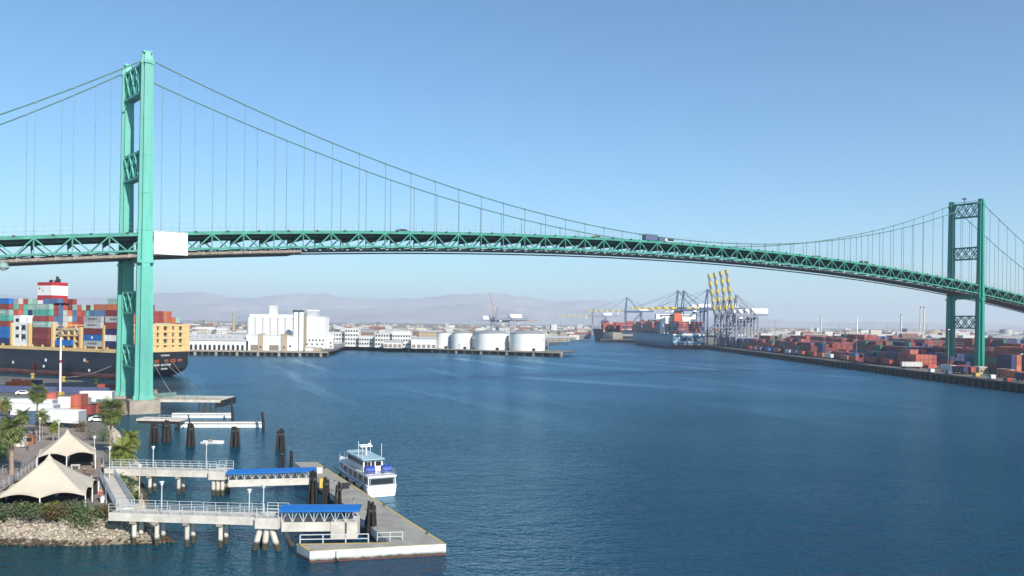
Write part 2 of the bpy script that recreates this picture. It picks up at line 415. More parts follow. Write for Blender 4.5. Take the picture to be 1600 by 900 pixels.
for sy, nm in ((-1, 'near'), (1, 'far')):
    y = sy * HALF
    run(MB(), y, -0.3, 0.5, 0.62).build('top_chord', M_g2, br)
    run(MB(), y, -TD, 0.5, 0.62).build('bottom_chord', M_g2, br)
    web = MB()
    for i in range(-9, 59):
        s = i * PAN; a, c = s - PAN / 2, s + PAN / 2
        if abs(s) < 1 or abs(s - SPAN) < 1: pass
        parts = [('diagonal', (a, y, dz(a) - TD), (s, y, dz(s) - 0.4), 0.35), ('diagonal', (s, y, dz(s) - 0.4), (c, y, dz(c) - TD), 0.35), ('vertical', (s, y, dz(s) - TD), (s, y, dz(s) - 0.4), 0.28)]
        for nm_, p, q, wd in parts:
            if sy < 0: MB().bar(p, q, 0.36, wd, (1, 0, 0) if nm_ == 'vertical' else (0, 1, 0)).build(nm_, M_g2, br)
            else: web.bar(p, q, 0.36, wd, (1, 0, 0) if nm_ == 'vertical' else (0, 1, 0))
    if sy > 0: tag(web.build('truss_web', M_g2, br), kind='stuff')
slab = MB(); n = 69
def strip(mb, y0, y1, za, zb):
    for i in range(n):
        a, c = S0 + (S1 - S0) * i / n, S0 + (S1 - S0) * (i + 1) / n
        mb.quad((a, y0, dz(a) + zb), (c, y0, dz(c) + zb), (c, y1, dz(c) + zb), (a, y1, dz(a) + zb))
        mb.quad((a, y1, dz(a) + za), (c, y1, dz(c) + za), (c, y0, dz(c) + za), (a, y0, dz(a) + za))
        for yy in (y0, y1):
            p = ((a, yy, dz(a) + za), (c, yy, dz(c) + za), (c, yy, dz(c) + zb), (a, yy, dz(a) + zb))
            mb.quad(*(p if yy == y0 else p[::-1]))
    return mb
strip(slab, -HALF + 0.6, HALF - 0.6, -0.9, -0.35).build('roadway', M_road, br)
for sy in (-1, 1): run(MB(), sy * (HALF - 0.75), 0.1, 0.25, 0.85).build('parapet', M_g2, br)
run(MB(), 0, 0.0, 0.35, 0.7).build('median_barrier', M_conc, br)
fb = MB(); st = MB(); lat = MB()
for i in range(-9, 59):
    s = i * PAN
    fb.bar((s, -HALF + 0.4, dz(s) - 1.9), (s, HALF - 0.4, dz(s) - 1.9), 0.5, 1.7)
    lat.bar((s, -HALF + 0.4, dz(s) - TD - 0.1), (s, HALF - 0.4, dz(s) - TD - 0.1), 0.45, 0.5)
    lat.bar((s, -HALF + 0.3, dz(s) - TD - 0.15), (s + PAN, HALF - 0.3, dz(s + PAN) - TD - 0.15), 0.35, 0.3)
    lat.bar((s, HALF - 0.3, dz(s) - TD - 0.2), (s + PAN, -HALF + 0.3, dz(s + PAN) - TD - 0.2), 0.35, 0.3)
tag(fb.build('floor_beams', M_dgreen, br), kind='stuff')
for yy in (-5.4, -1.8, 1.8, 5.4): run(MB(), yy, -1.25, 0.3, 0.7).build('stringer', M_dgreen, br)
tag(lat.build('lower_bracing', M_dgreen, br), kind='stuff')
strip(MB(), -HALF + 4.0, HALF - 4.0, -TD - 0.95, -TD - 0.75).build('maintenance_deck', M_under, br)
for yy in (-6.5, 6.5): run(MB(), yy, -TD - 1.5, 0.3, 0.5).build('traveller_rail', M_under, br)
lam = MB()
for i in range(-18, 118):
    s = i * PAN / 2 + 1.2; lam.box((s, -HALF + 1.0, dz(s) - TD - 1.0), (0.9, 0.5, 0.45))
tag(lam.build('cable_clamps', M_steel, br), kind='stuff')
M_fence = mat('fence_wire', (0.2, 0.25, 0.26), 0.5, 0.05)
for sy in (-1, 1):
    mb = MB(); y = sy * (HALF + 0.1)
    for i in range(-18 * 2, 118 * 2):
        s = i * PAN / 4; mb.bar((s, y, dz(s)), (s, y, dz(s) + 3.1), 0.05, 0.05)
    for hgt in (1.6, 3.1): run(mb, y, hgt, 0.05, 0.05)
    tag(mb.build('safety_fence', M_fence, br), kind='stuff')
for i in range(-9, 59):                                            # small fittings on the near chord
    s = (i + 0.5) * PAN
    MB().box((s, -HALF, dz(s) + 0.35), (0.8, 0.5, 0.5)).build('deck_light', M_under, br)
# tower piers
for s, m_, z0, z1, sz in ((0.0, M_conc, -1.0, 4.05, (8.6, 8.2)), (SPAN, M_conc, 3.9, 4.7, (8.0, 8.0))):
    for sy in (-1, 1): MB().box((s + (SKEW if s == 0 and sy > 0 else 0), sy * HALF, (z0 + z1) / 2), (sz[0], sz[1], z1 - z0)).build('pier_block', m_, br)
    MB().box((s, 0, (z0 + z1) / 2 - 0.4), (5.2, 2 * HALF - 8.25, z1 - z0 - 0.8)).build('pier_wall', m_, br)
for s, zz in ((S0, 3.0), (S1, 3.8)):                                # approach piers
    for sy in (-1, 1): MB().bar((s, sy * 6, zz), (s, sy * 6, dz(s) - TD - 0.9), 3.2, 3.2).build('approach_pier', M_conc, br)
def bw(s, y, z):                                                    # bridge frame to world
    return Vector((BO.x + BD.x * s - BD.y * y, BO.y + BD.y * s + BD.x * y, z))
def s_of(px, y=-HALF):                                              # where along the bridge a picture column falls
    lo, hi = S0, S1
    for _ in range(50):
        md = (lo + hi) / 2; p = bw(md, y, 60)
        if 800 + F * p.x / p.y < px: lo = md
        else: hi = md
    return lo
# white sheet hung on the truss beside the near tower, and the platform slung below the left part
M_sheet = mat('white_sheeting', (0.86, 0.86, 0.86), 0.7, 0.03, 0.5)
sa, sb = s_of(238.5), s_of(291)
th = thing('containment_sheet', 'white rectangular sheet hung on the bridge truss beside the near tower', 'sheet', bw((sa + sb) / 2, -HALF - 0.7, dz(sa) - 6.2), BA)
L2 = (sb - sa) / 2
mb = MB(); mb.grid(lambda u, v: (-L2 + 2 * L2 * u, -0.16 * math.sin(u * 21 + v * 2) * (0.4 + 0.6 * math.sin(v * 3.1)) - .06 * math.sin(v * 17), 7.0 * v), 40, 16); mb.grid(lambda u, v: (L2 - 2 * L2 * u, 0.2, 7.0 * v), 2, 2)
mb.build('sheet', M_sheet, th)
for x in (-L2, -L2 / 3, L2 / 3, L2): MB().bar((x, 0.45, -0.3), (x, 0.45, 7.5), 0.1, 0.1).build('scaffold_pole', M_steel, th)
MB().bar((-L2, 0.05, 7.05), (L2, 0.05, 7.05), 0.3, 0.2).bar((-L2, 0.05, -0.05), (L2, 0.05, -0.05), 0.3, 0.2).build('rail', M_steel, th)
M_plank = mat('scaffold_boards', (0.27, 0.22, 0.175), 0.9, 0.4, 1.0)
def platform(pa, pb, drop, label):
    sa, sb = s_of(pa), s_of(pb); c = bw(sa, 0, 0)
    t = thing('hanging_platform', label, 'scaffold platform', (c.x, c.y, 0), BA)
    mb = MB(); hg = MB(); rb = MB(); n = max(2, int((sb - sa) / 2.4)); q = 2.4
    for i in range(n):
        a, e = (sb - sa) * i / n, (sb - sa) * (i + 1) / n
        za, ze = dz(sa + a) - TD - drop, dz(sa + e) - TD - drop
        mb.bar((a, 0, za), (e, 0, ze), 2 * HALF - 1.0, 0.35)
        rb.bar((a, -HALF + 0.3, za + 0.5), (e, -HALF + 0.3, ze + 0.5), 0.14, 0.75)
        if i % 2 == 0:
            for y in (-HALF + 0.25, HALF - 0.25): hg.bar((a, y, za), (a, y, dz(sa + a) - TD - 0.38), 0.12, 0.12)
    mb.build('deck', M_under, t); rb.build('guard_boards', M_plank, t); hg.build('hangers', M_steel, t)
platform(-40, 214, 2.0, 'brown boarded scaffold platform slung under the bridge left of the near tower')
platform(240, 470, 1.9, 'dark scaffold platform slung under the bridge right of the near tower')
# vehicles on the bridge
M_glass = mat('dark_glass', (0.02, 0.025, 0.03), 0.15, 0.05)
M_rub = mat('rubber', (0.02, 0.02, 0.02), 0.9, 0.1)
M_blue1 = mat('slate_blue_paint', (0.08, 0.10, 0.20), 0.5, 0.1, streak=True)
def wheels(t, xs, w_, r):
    for x in xs:
        for y in (-w_, w_): MB().tube([(x, y - 0.13, r), (x, y + 0.13, r)], r, 12).build('wheel', M_rub, t)
def truck(label, loc, rz, box_m, L=13.0, cab_m=None, group=None):
    t = thing('truck', label, 'truck', loc, rz, group)
    MB().bb(-L / 2, L / 2, -1.25, 1.25, 1.3, 4.0).build('trailer_box', box_m, t)
    MB().bb(-L / 2, L / 2 + 3.0, -0.5, 0.5, 0.85, 1.25).build('chassis', M_under, t)
    mb = MB(); x0 = L / 2 + 0.9
    mb.prism([(x0, -1.15), (x0 + 2.3, -1.15), (x0 + 2.3, 1.15), (x0, 1.15)], 1.26, 3.2, 0.9, c=(x0, 0)); mb.bb(x0 + 2.0, x0 + 3.4, -1.0, 1.0, 0.8, 1.9)
    mb.build('cab', cab_m or M_white, t)
    MB().bb(x0 + 2.2, x0 + 2.34, -1.0, 1.0, 2.1, 2.9).build('windscreen', M_glass, t)
    wheels(t, (-L / 2 + 1, -L / 2 + 2.2, L / 2 + 1.4, L / 2 + 3.4), 1.0, 0.5)
    return t
def car(label, loc, rz, m, s=1.0, group=None, van=False):
    t = thing('van' if van else 'car', label, 'van' if van else 'car', loc, rz, group)
    mb = MB(); Lh, wd = (2.7, 0.98) if van else (2.25, 0.88)
    prof = [(-Lh, 0.35), (Lh, 0.35), (Lh, 0.8), (Lh - 0.9, 1.0), (Lh - 1.6, 2.1 if van else 1.45), (-Lh + (0.15 if van else 0.9), 2.15 if van else 1.45), (-Lh, 1.0)]
    k = len(mb.v); n_ = len(prof)
    for y in (-wd, wd): mb.v += [(x * s, y * s, z * s) for x, z in prof]
    for i in range(n_): mb.face((i, (i + 1) % n_, n_ + (i + 1) % n_, n_ + i))
    mb.face(tuple(reversed(range(n_)))); mb.face(tuple(range(n_, 2 * n_)))
    mb.build('body', m, t)
    zt = (2.0 if van else 1.4) * s; zb = (1.15 if van else 0.98) * s
    for y in (-wd - 0.012, wd + 0.012): MB().bb((-Lh + 1.0) * s, (Lh - 1.55) * s, y * s - 0.01, y * s + 0.01, zb, zt).build('side_window', M_glass, t)
    mb = MB(); mb.quad(((Lh - 0.93) * s, -wd * .9 * s, 1.03 * s), ((Lh - 0.93) * s, wd * .9 * s, 1.03 * s), ((Lh - 1.56) * s, wd * .85 * s, zt), ((Lh - 1.56) * s, -wd * .85 * s, zt))
    for i in range(4): mb.v[i] = (mb.v[i][0] + 0.03, mb.v[i][1], mb.v[i][2] + 0.02)
    mb.build('windscreen', M_glass, t)
    wheels(t, (-Lh * .62 * s, Lh * .62 * s), wd * 0.92 * s, 0.34 * s)
    return t
M_red = mat('red_paint', (0.32, 0.035, 0.025), 0.5, 0.15, streak=True)
M_tan = mat('tan_paint', (0.28, 0.21, 0.14), 0.5, 0.1)
M_grey = mat('grey_paint', (0.25, 0.27, 0.29), 0.45, 0.1)
def onb(px, y=-4.5): s = s_of(px, y); return bw(s, y, dz(s) - 0.34)
truck('slate blue box truck high on the bridge deck near mid span', onb(1014), BA, M_blue1, 7.0, M_blue1)
car('white van following the slate blue truck on the bridge', onb(1044), BA, M_white, 1.3, van=True)
car('tan pickup car on the bridge left of the slate blue truck', onb(931), BA, M_tan, 1.25)
car('dark car on the bridge above the truss left of mid span', onb(628), BA, M_blue1, 1.25)
car('dark car on the sloping right part of the bridge near the far tower', onb(1350), BA, M_grey, 1.25, van=True)
car('pale car on the bridge above the raised crane booms to the right', onb(1276), BA, M_tan, 1.3)
# ---------------------------------------------------------------- left bank: promenade, rocks, planting
M_brown = mat('old_timber', (0.026, 0.02, 0.019), 0.9, 0.45, 1.2, streak=True, bump=0.03)
M_yel = mat('yellow_paint', (0.52, 0.37, 0.07), 0.6, 0.15, 1.0)
M_rail = mat('painted_railing', (0.44, 0.47, 0.49), 0.5, 0.05)
M_pale = concrete('pale_concrete', (0.55, 0.51, 0.45))
M_pile = mat('concrete_pile', (0.55, 0.50, 0.43), 0.85, 0.25, 0.8, streak=True, tide=1.0)
M_tent = mat('beige_membrane', (0.47, 0.415, 0.33), 0.75, 0.07, 0.35)
M_black = mat('plain_black', (0.015, 0.015, 0.018), 0.6, 0.1)
M_blue = mat('bright_blue_sheet', (0.012, 0.125, 0.42), 0.45, 0.08, 0.6)
b = MB(); pv_ = [(-200, 118), (-57.5, 118.2), (-66.5, 136), (-75, 153), (-84, 168), (-100, 196), (-140, 200), (-200, 200)]
b.v = [(x, y, TOPZ + 0.012) for x, y in pv_]; b.face(tuple(range(len(pv_)))); tag(b.build('promenade', M_pave), kind='structure')
b = MB(); pv_ = [(-118, 222), (-120, 238), (-120, 262), (-132, 300), (-157, 331), (-420, 440), (-420, 216), (-140, 204), (-104, 214)]
b.v = [(x, y, TOPZ + 0.012) for x, y in pv_]; b.face(tuple(range(len(pv_)))); tag(b.build('terminal_yard', concrete('yard_asphalt', (0.13, 0.12, 0.108), scale=0.12)), kind='structure')

def rock_mesh(mb, c, r, rnd):
    k = len(mb.v)
    ico = [(0, 0, 1), (.894, 0, .447), (.276, .851, .447), (-.724, .526, .447), (-.724, -.526, .447), (.276, -.851, .447), (.724, .526, -.447), (-.276, .851, -.447), (-.894, 0, -.447), (-.276, -.851, -.447), (.724, -.526, -.447), (0, 0, -1)]
    fs = [(0, 1, 2), (0, 2, 3), (0, 3, 4), (0, 4, 5), (0, 5, 1), (1, 6, 2), (2, 7, 3), (3, 8, 4), (4, 9, 5), (5, 10, 1), (2, 6, 7), (3, 7, 8), (4, 8, 9), (5, 9, 10), (1, 10, 6), (11, 7, 6), (11, 8, 7), (11, 9, 8), (11, 10, 9), (11, 6, 10)]
    sx, sy, sz = r * rnd.uniform(.8, 1.4), r * rnd.uniform(.8, 1.3), r * rnd.uniform(.6, 1.0); a = rnd.uniform(0, 6.3)
    for x, y, z in ico:
        j = rnd.uniform(.75, 1.2); x, y = x * math.cos(a) - y * math.sin(a), x * math.sin(a) + y * math.cos(a)
        mb.v.append((c[0] + x * sx * j, c[1] + y * sy * j, c[2] + z * sz * j))
    for f in fs: mb.face(tuple(k + i for i in f))
rnd = random.Random(3); rk = MB(); PALE = [(0.42, 0.355, 0.275), (0.36, 0.30, 0.235), (0.46, 0.395, 0.315), (0.31, 0.27, 0.22)]
for i in range(1, 15):
    t0, t1, w0, w1 = LT[i], LT[i + 1], LW[i], LW[i + 1]
    if i == 1: t0, w0 = (-72, 110), (-72, 105.5)
    ln = math.hypot(t1[0] - t0[0], t1[1] - t0[1]); wid = 5.2
    nn = int(ln * wid * (16 if i < 5 else (6 if i < 9 else 1.6)))
    if i in (11, 12, 14): continue
    for _ in range(nn):
        u, v = rnd.random(), rnd.random() ** 0.8
        x = (t0[0] * (1 - u) + t1[0] * u) * (1 - v) + (w0[0] * (1 - u) + w1[0] * u) * v
        y = (t0[1] * (1 - u) + t1[1] * u) * (1 - v) + (w0[1] * (1 - u) + w1[1] * u) * v
        z = TOPZ * (1 - v) - 0.5 * v + rnd.uniform(-.1, .25)
        wet = z < 0.55
        c = rnd.choice(PALE); rk.col = (0.07 * rnd.uniform(.7, 1.2), 0.045, 0.025) if wet else c
        rock_mesh(rk, (x, y, z), rnd.uniform(.10, .25), rnd)
tag(rk.build('riprap', vcolmat('riprap_stone', 0.9)), kind='stuff')

L_green = leafmat('green_leaves', (0.035, 0.075, 0.018), (0.10, 0.15, 0.04))
L_grey = leafmat('grey_green_leaves', (0.07, 0.08, 0.05), (0.16, 0.15, 0.10))
L_yel = leafmat('yellow_green_leaves', (0.09, 0.13, 0.02), (0.19, 0.20, 0.045))
L_rust = leafmat('rusty_leaves', (0.07, 0.055, 0.022), (0.15, 0.10, 0.04))
L_palm = leafmat('palm_fronds', (0.05, 0.085, 0.022), (0.17, 0.19, 0.06))
L_dead = leafmat('dry_fronds', (0.18, 0.12, 0.06), (0.30, 0.22, 0.12))
def leafball(mb, c, r, n, size, rnd, flat=1.0):
    for _ in range(n):
        while True:
            p = Vector((rnd.uniform(-1, 1), rnd.uniform(-1, 1), rnd.uniform(-1, 1)))
            if 0.15 < p.length < 1: break
        p = p * (0.55 + 0.45 * rnd.random()) if rnd.random() < 0.5 else p.normalized() * rnd.uniform(.8, 1.08)
        q = Vector((c[0] + p.x * r[0], c[1] + p.y * r[1], c[2] + p.z * r[2]))
        a = Vector((rnd.gauss(0, 1), rnd.gauss(0, 1), rnd.gauss(0, .6))).normalized(); e = a.cross(Vector((rnd.gauss(0, 1), rnd.gauss(0, 1), rnd.gauss(0, 1)))).normalized()
        s = size * rnd.uniform(.6, 1.3)
        mb.quad(q - a * s, q - e * s * .45, q + a * s, q + e * s * .45)
def shrub(name, label, loc, r, lm, n=420, group=None, size=.16, seed=0, lm2=None):
    rnd = random.Random(seed + int(loc[0] * 10)); t = thing(name, label, 'shrub', loc, 0, group)
    mb = MB(); st = MB()
    for i in range(5):
        a = rnd.uniform(0, 6.28); rr = rnd.uniform(.15, .55); c = (math.cos(a) * rr * r[0], math.sin(a) * rr * r[1], r[2] * rnd.uniform(.45, .95))
        mb.cur = 1 if (lm2 and rnd.random() < .4) else 0
        leafball(mb, c, (r[0] * .62, r[1] * .62, r[2] * .6), n // 5, size, rnd)
        st.tube([(c[0] * .1, c[1] * .1, -.2), (c[0] * .5, c[1] * .5, c[2] * .5), c], [.06, .04, .02], 5)
    mb.build('foliage', [lm, lm2 or lm], t); st.build('stems', M_brown, t); return t
SH = [(-70.5, 109.2, 1.9, L_grey, 'grey green shrub at the left edge on the rocky bank'), (-68.0, 108.8, 1.7, L_green, 'dark green shrub below the near tent at its left corner'),
      (-66.0, 108.4, 1.6, L_grey, 'dusty grey shrub on the rocks below the near tent'), (-64.4, 109.3, 1.8, L_green, 'tall bright green shrub in front of the near tent middle'),
      (-62.5, 108.2, 1.7, L_green, 'broad green shrub on the bank below the near tent post'), (-60.6, 109.3, 1.6, L_yel, 'yellow green bush beside the broad green shrub'),
      (-59.2, 108.3, 1.6, L_rust, 'brownish green shrub between bright bush and large dome shrub'), (-57.4, 109.0, 1.8, L_grey, 'mixed green shrub behind the large dome shrub'),
      (-56.0, 107.6, 2.5, L_green, 'large dome shaped shrub hanging over the pale rocks'), (-53.2, 109.4, 1.5, L_rust, 'orange tinted shrub at the right end of the planted bank')]
for i, (x, y, r, lm, lb) in enumerate(SH):
    d = 1.0 if r < 2.2 else 0.0
    shrub('shrub', lb, (x, y, 1.5 + d), (r * 1.35, r * 1.1, r * .95), lm, 1300, 'shrubs on the rocky bank', .15, i, L_green if lm is L_grey else (L_grey if lm is L_green else None))
for i, (px, py, r, lm, lb) in enumerate([(200, 768, 1.6, L_green, 'low green shrub on the slope under the upper walkway'), (216, 782, 1.3, L_yel, 'pale green shrub by the water beside the ramp'), (186, 758, 1.5, L_green, 'dense shrub beside the promenade fence'), (128, 675, 2.2, L_rust, 'brown leaved shrub behind the far tent peak'), (142, 688, 2.6, L_grey, 'greyish bush right of the far tent peak'), (160, 690, 2.4, L_green, 'dark green bush behind the tall palm trunk'), (90, 668, 1.6, L_green, 'small dark hedge bush left of the far tent peak'), (118, 662, 1.8, L_grey, 'dusty bush behind the white trailer')]):
    p = G(px, py, TOPZ - (1.2 if i < 3 else 0)); shrub('shrub', lb, tuple(p), (r, r, r * .9), lm, 420, 'shrubs along the promenade', .17, 40 + i)

def palm(label, loc, h, cr, nf, lm, fan=False, trunk_r=.22, seed=0, group='palm trees on the left bank'):
    rnd = random.Random(seed); t = thing('palm_tree', label, 'palm tree', loc, rnd.uniform(0, 6), group)
    lean = rnd.uniform(-.2, .2)
    MB().tube([(lean * (i / 6) ** 2, 0, h * i / 6 - (.3 if i == 0 else 0)) for i in range(7)], [trunk_r * (1.35 if i == 0 else 1.1 - .05 * i) for i in range(7)], 8).build('trunk', mat('palm_trunk', (.30, .22, .16), .9, .35, 2.0), t)
    mb = MB()
    for k in range(nf):
        az = k * 2.39996 + rnd.uniform(-.2, .2); el = R(80 - (150 if fan else 125) * (k / nf) ** .9 + rnd.uniform(-8, 8))
        ln = cr * rnd.uniform(.85, 1.12); n = 7; p = Vector((lean, 0, h)); d = Vector((math.cos(az) * math.cos(el), math.sin(az) * math.cos(el), math.sin(el)))
        sd = Vector((-math.sin(az), math.cos(az), 0)); mb.cur = 1 if k > nf * .86 else 0
        pts = [p.copy()]
        for i in range(n):
            d = (d + Vector((0, 0, -.16 if fan else -.21))).normalized(); p = p + d * (ln / n); pts.append(p.copy())
        for i in range(n):
            a, e = pts[i], pts[i + 1]; f = i / n
            wl = cr * ((.32 if fan else .36) * math.sin(math.pi * min(1, (f + .12) * .95)) + .05) * (1.25 if fan and f > .35 else .75)
            if fan and f < .35: wl *= .15
            up = (e - a).cross(sd).normalized()
            for sg in (-1, 1):
                for q in (0.0, .33, .66):
                    o = a.lerp(e, q); tip = o + sd * (sg * wl) + (e - a) * (1.9 if fan else 1.1) - up * (wl * .35) * (1 if up.z > 0 else -1)
                    mb.quad(o, o + (e - a) * .30, tip, tip - (e - a) * .14)
    mb.build('crown', [lm, L_dead], t); return t
def pbase(px, py): return tuple(G(px, py, TOPZ))
palm('tall fan palm rising in front of the orange container stacks', pbase(57, 682), 9.4, 2.1, 90, L_palm, True, .2, 1)
palm('tall slender fan palm in front of the near tower foot', pbase(172, 712), 8.4, 2.5, 120, L_palm, True, .2, 2)
palm('low bushy palm at the water edge below the slender fan palm', pbase(190, 728), 2.6, 3.0, 60, L_yel, False, .3, 3)
palm('thick trunked feather palm at the left edge beside the promenade', pbase(18, 741), 7.6, 2.9, 64, L_palm, False, .36, 4)
palm('dark bushy palm at the far left edge behind the feather palm', pbase(-4, 722), 3.4, 3.2, 50, L_green, False, .3, 5)
palm('young palm left of the white trailer', pbase(35, 680), 4.2, 2.3, 36, L_palm, False, .16, 6)
palm('young palm in front of the blue container', pbase(66, 684), 4.8, 2.0, 34, L_palm, False, .14, 7)
palm('small yellowish palm before the white trailer wheels', pbase(83, 690), 3.0, 1.6, 30, L_yel, False, .12, 8)
palm('short green palm beside the left edge behind the parked trucks', pbase(8, 664), 5.0, 2.2, 36, L_palm, False, .16, 9)
palm('bright green palm leaning over the bank behind the upper walkway', pbase(203, 716), 3.6, 2.4, 46, L_yel, False, .22, 10)

# ---------------------------------------------------------------- membrane tents
def tent(label, c, half, eave, apex, rz, nb):
    t = thing('canopy_tent', label, 'tent', (c[0], c[1], TOPZ), rz)
    def fn(u, v):
        x, y = 2 * u - 1, 2 * v - 1; r = max(abs(x), abs(y)); tt = y if abs(x) > abs(y) else x
        tt = tt / r if r > 1e-6 else 0
        sag = (1 - abs(tt) ** 2) * .10 * r * (1 - r) * 4
        z = eave + (apex - eave) * ((1 - r) ** 1.25 - sag * .25)
        fr = abs(math.sin(math.pi * (tt + 1) / 2 * nb))
        z += max(0, (r - .72) / .28) ** 2 * fr * .55 - max(0, (r - .72) / .28) ** 2 * .25
        pull = 1 - .05 * fr * max(0, (r - .7) / .3)
        return (x * half * pull, y * half * pull, z)
    MB().grid(fn, 40, 40).build('membrane', M_tent, t)
    for i in range(nb + 1):
        for j in range(nb + 1):
            if i in (0, nb) or j in (0, nb):
                x, y = (2 * i / nb - 1) * half * .985, (2 * j / nb - 1) * half * .985
                MB().tube([(x, y, 0), (x, y, eave - .22)], .085, 7).build('post', M_white, t)
    MB().tube([(0, 0, 2.0), (0, 0, apex + .25)], .1, 7).build('mast', M_white, t)
    MB().lathe([(.5, apex - .38), (.16, apex + .06), (.06, apex + .1)], n=10).build('cap', M_tent, t)
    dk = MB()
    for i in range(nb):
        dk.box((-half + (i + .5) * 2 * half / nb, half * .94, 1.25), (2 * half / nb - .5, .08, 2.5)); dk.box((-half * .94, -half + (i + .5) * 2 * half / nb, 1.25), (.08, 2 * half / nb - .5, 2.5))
    dk.build('interior_shade_panels', M_black, t)  # black panels put in as the shadow inside the tent
    return t
tent('near beige peaked tent with two dark scalloped openings by the shrubs', (-63.6, 114.6), 5.5, 2.15, 6.6, R(18), 2)
tent('far beige peaked tent beyond the near one', (-76.6, 143.6), 4.4, 2.6, 6.1, R(27), 2)
M_wood = mat('varnished_wood', (.28, .12, .06), .5, .2)
def table(label, px, py, m=M_wood):
    p = G(px, py, TOPZ); t = thing('table', label, 'table', p, .3)
    MB().box((0, 0, .72), (1.4, .8, .06)).build('top', m, t)
    for x in (-.55, .55):
        for y in (-.3, .3): MB().box((x, y, .35), (.06, .06, .69)).build('leg', m, t)
table('wooden table at the right corner of the far tent', 139, 743); table('white table in the shade of the far tent', 118, 733, M_white); table('brown table standing between palm and promenade', 38, 700)
for i, (px, py, lb) in enumerate([(47, 694, 'brown wooden kiosk box left on the promenade'), (28, 697, 'white kiosk with dark openings beside the feather palm')]):
    p = G(px, py, TOPZ); t = thing('kiosk', lb, 'kiosk', p, .2); m = (M_wood, M_white)[i]
    MB().box((0, 0, .8), (1.6 + i, 1.2, 1.6)).build('body', m, t); MB().box((0, 0, 1.7), (1.9 + i, 1.5, .16)).build('roof', m, t)
    MB().box((0, -.61, 1.0), (1.0 + i * .8, .03, .7)).build('hatch', M_black, t)
# planters / bins on the promenade
for px, py, lb in [(146, 768, 'small dark planter beside the near tent right corner'), (131, 752, 'white bin on the promenade between the tents'), (142, 778, 'grey planter box right of the near tent'), (160, 785, 'white bin near the promenade end')]:
    p = G(px, py, TOPZ); t = thing('planter' if 'planter' in lb else 'bin', lb, 'planter' if 'planter' in lb else 'bin', p)
    MB().lathe([(.28, 0), (.36, .75), (.38, .78), (.3, .8)], n=10).build('body', M_white if 'white' in lb else M_under, t)
    if 'planter' in lb:
        mb = MB(); leafball(mb, (0, 0, 1.05), (.45, .45, .35), 90, .12, rnd); mb.build('plant', L_green, t)
    else: MB().lathe([(.37, .8), (.3, .98), (.1, 1.03)], n=10).build('lid', M_steel, t)

def rail(mb, p0, p1, h=1.1, sp=1.6, nr=3, th=.05):
    p0, p1 = Vector(p0), Vector(p1); n = max(1, int((p1 - p0).length / sp))
    for i in range(n + 1):
        q = p0.lerp(p1, i / n); mb.bar(q, q + Vector((0, 0, h)), th * 1.3, th * 1.3)
    for k in range(nr):
        z = h * (k + 1) / nr; mb.bar(p0 + Vector((0, 0, z)), p1 + Vector((0, 0, z)), th, th)
    return mb
def fence(label, pts, h=1.2, sp=2.0, m=None, name='railing', mesh=False):
    c = pts[0]; t = thing(name, label, 'railing' if name == 'railing' else 'fence', c)
    for a, e in zip(pts, pts[1:]):
        a_, e_ = Vector(a) - Vector(c), Vector(e) - Vector(c)
        n = max(1, int((e_ - a_).length / sp))
        for i in range(n + 1):
            q = a_.lerp(e_, i / n); MB().bar(q, q + Vector((0, 0, h)), .07, .07).build('post', m or M_rail, t)
        mb = MB()
        for k in range(3): mb.bar(a_ + Vector((0, 0, h * (k + 1) / 3)), e_ + Vector((0, 0, h * (k + 1) / 3)), .045, .045)
        mb.build('rails', m or M_rail, t)
    return t
zt = TOPZ + .012
fence('grey railing along the water side of the promenade', [(-54.2, 111.6, zt), (-57.6, 118.4, zt), (-66.6, 136.2, zt), (-74.6, 152.0, zt)], 1.2, 2.4)
fence('wire fence left of the near tent', [tuple(G(4, 745, zt)), tuple(G(30, 738, zt)), tuple(G(62, 712, zt))], 1.8, 2.6, M_steel, 'fence')
fence('pale railing along the left walkway below the feather palm', [tuple(G(-20, 775, zt)), tuple(G(22, 752, zt)), tuple(G(70, 718, zt))], 1.1, 2.2)

def lamp(label, px, py, h, z=TOPZ, d=None, group='lamp posts by the piers'):
    p = G(px, py, z) if d is None else Vector((XD(px, d), d, z))
    t = thing('lamp_post', label, 'lamp post', p, 0, group)
    MB().tube([(0, 0, 0), (0, 0, h)], [.09, .07], 8).build('pole', M_rail, t)
    MB().lathe([(.08, h - .1), (.30, h + .42), (.34, h + .46), (.1, h + .52)], n=10).build('lantern', M_white, t)
    MB().lathe([(.16, 0), (.13, .35)], n=8).build('foot', M_steel, t); return t

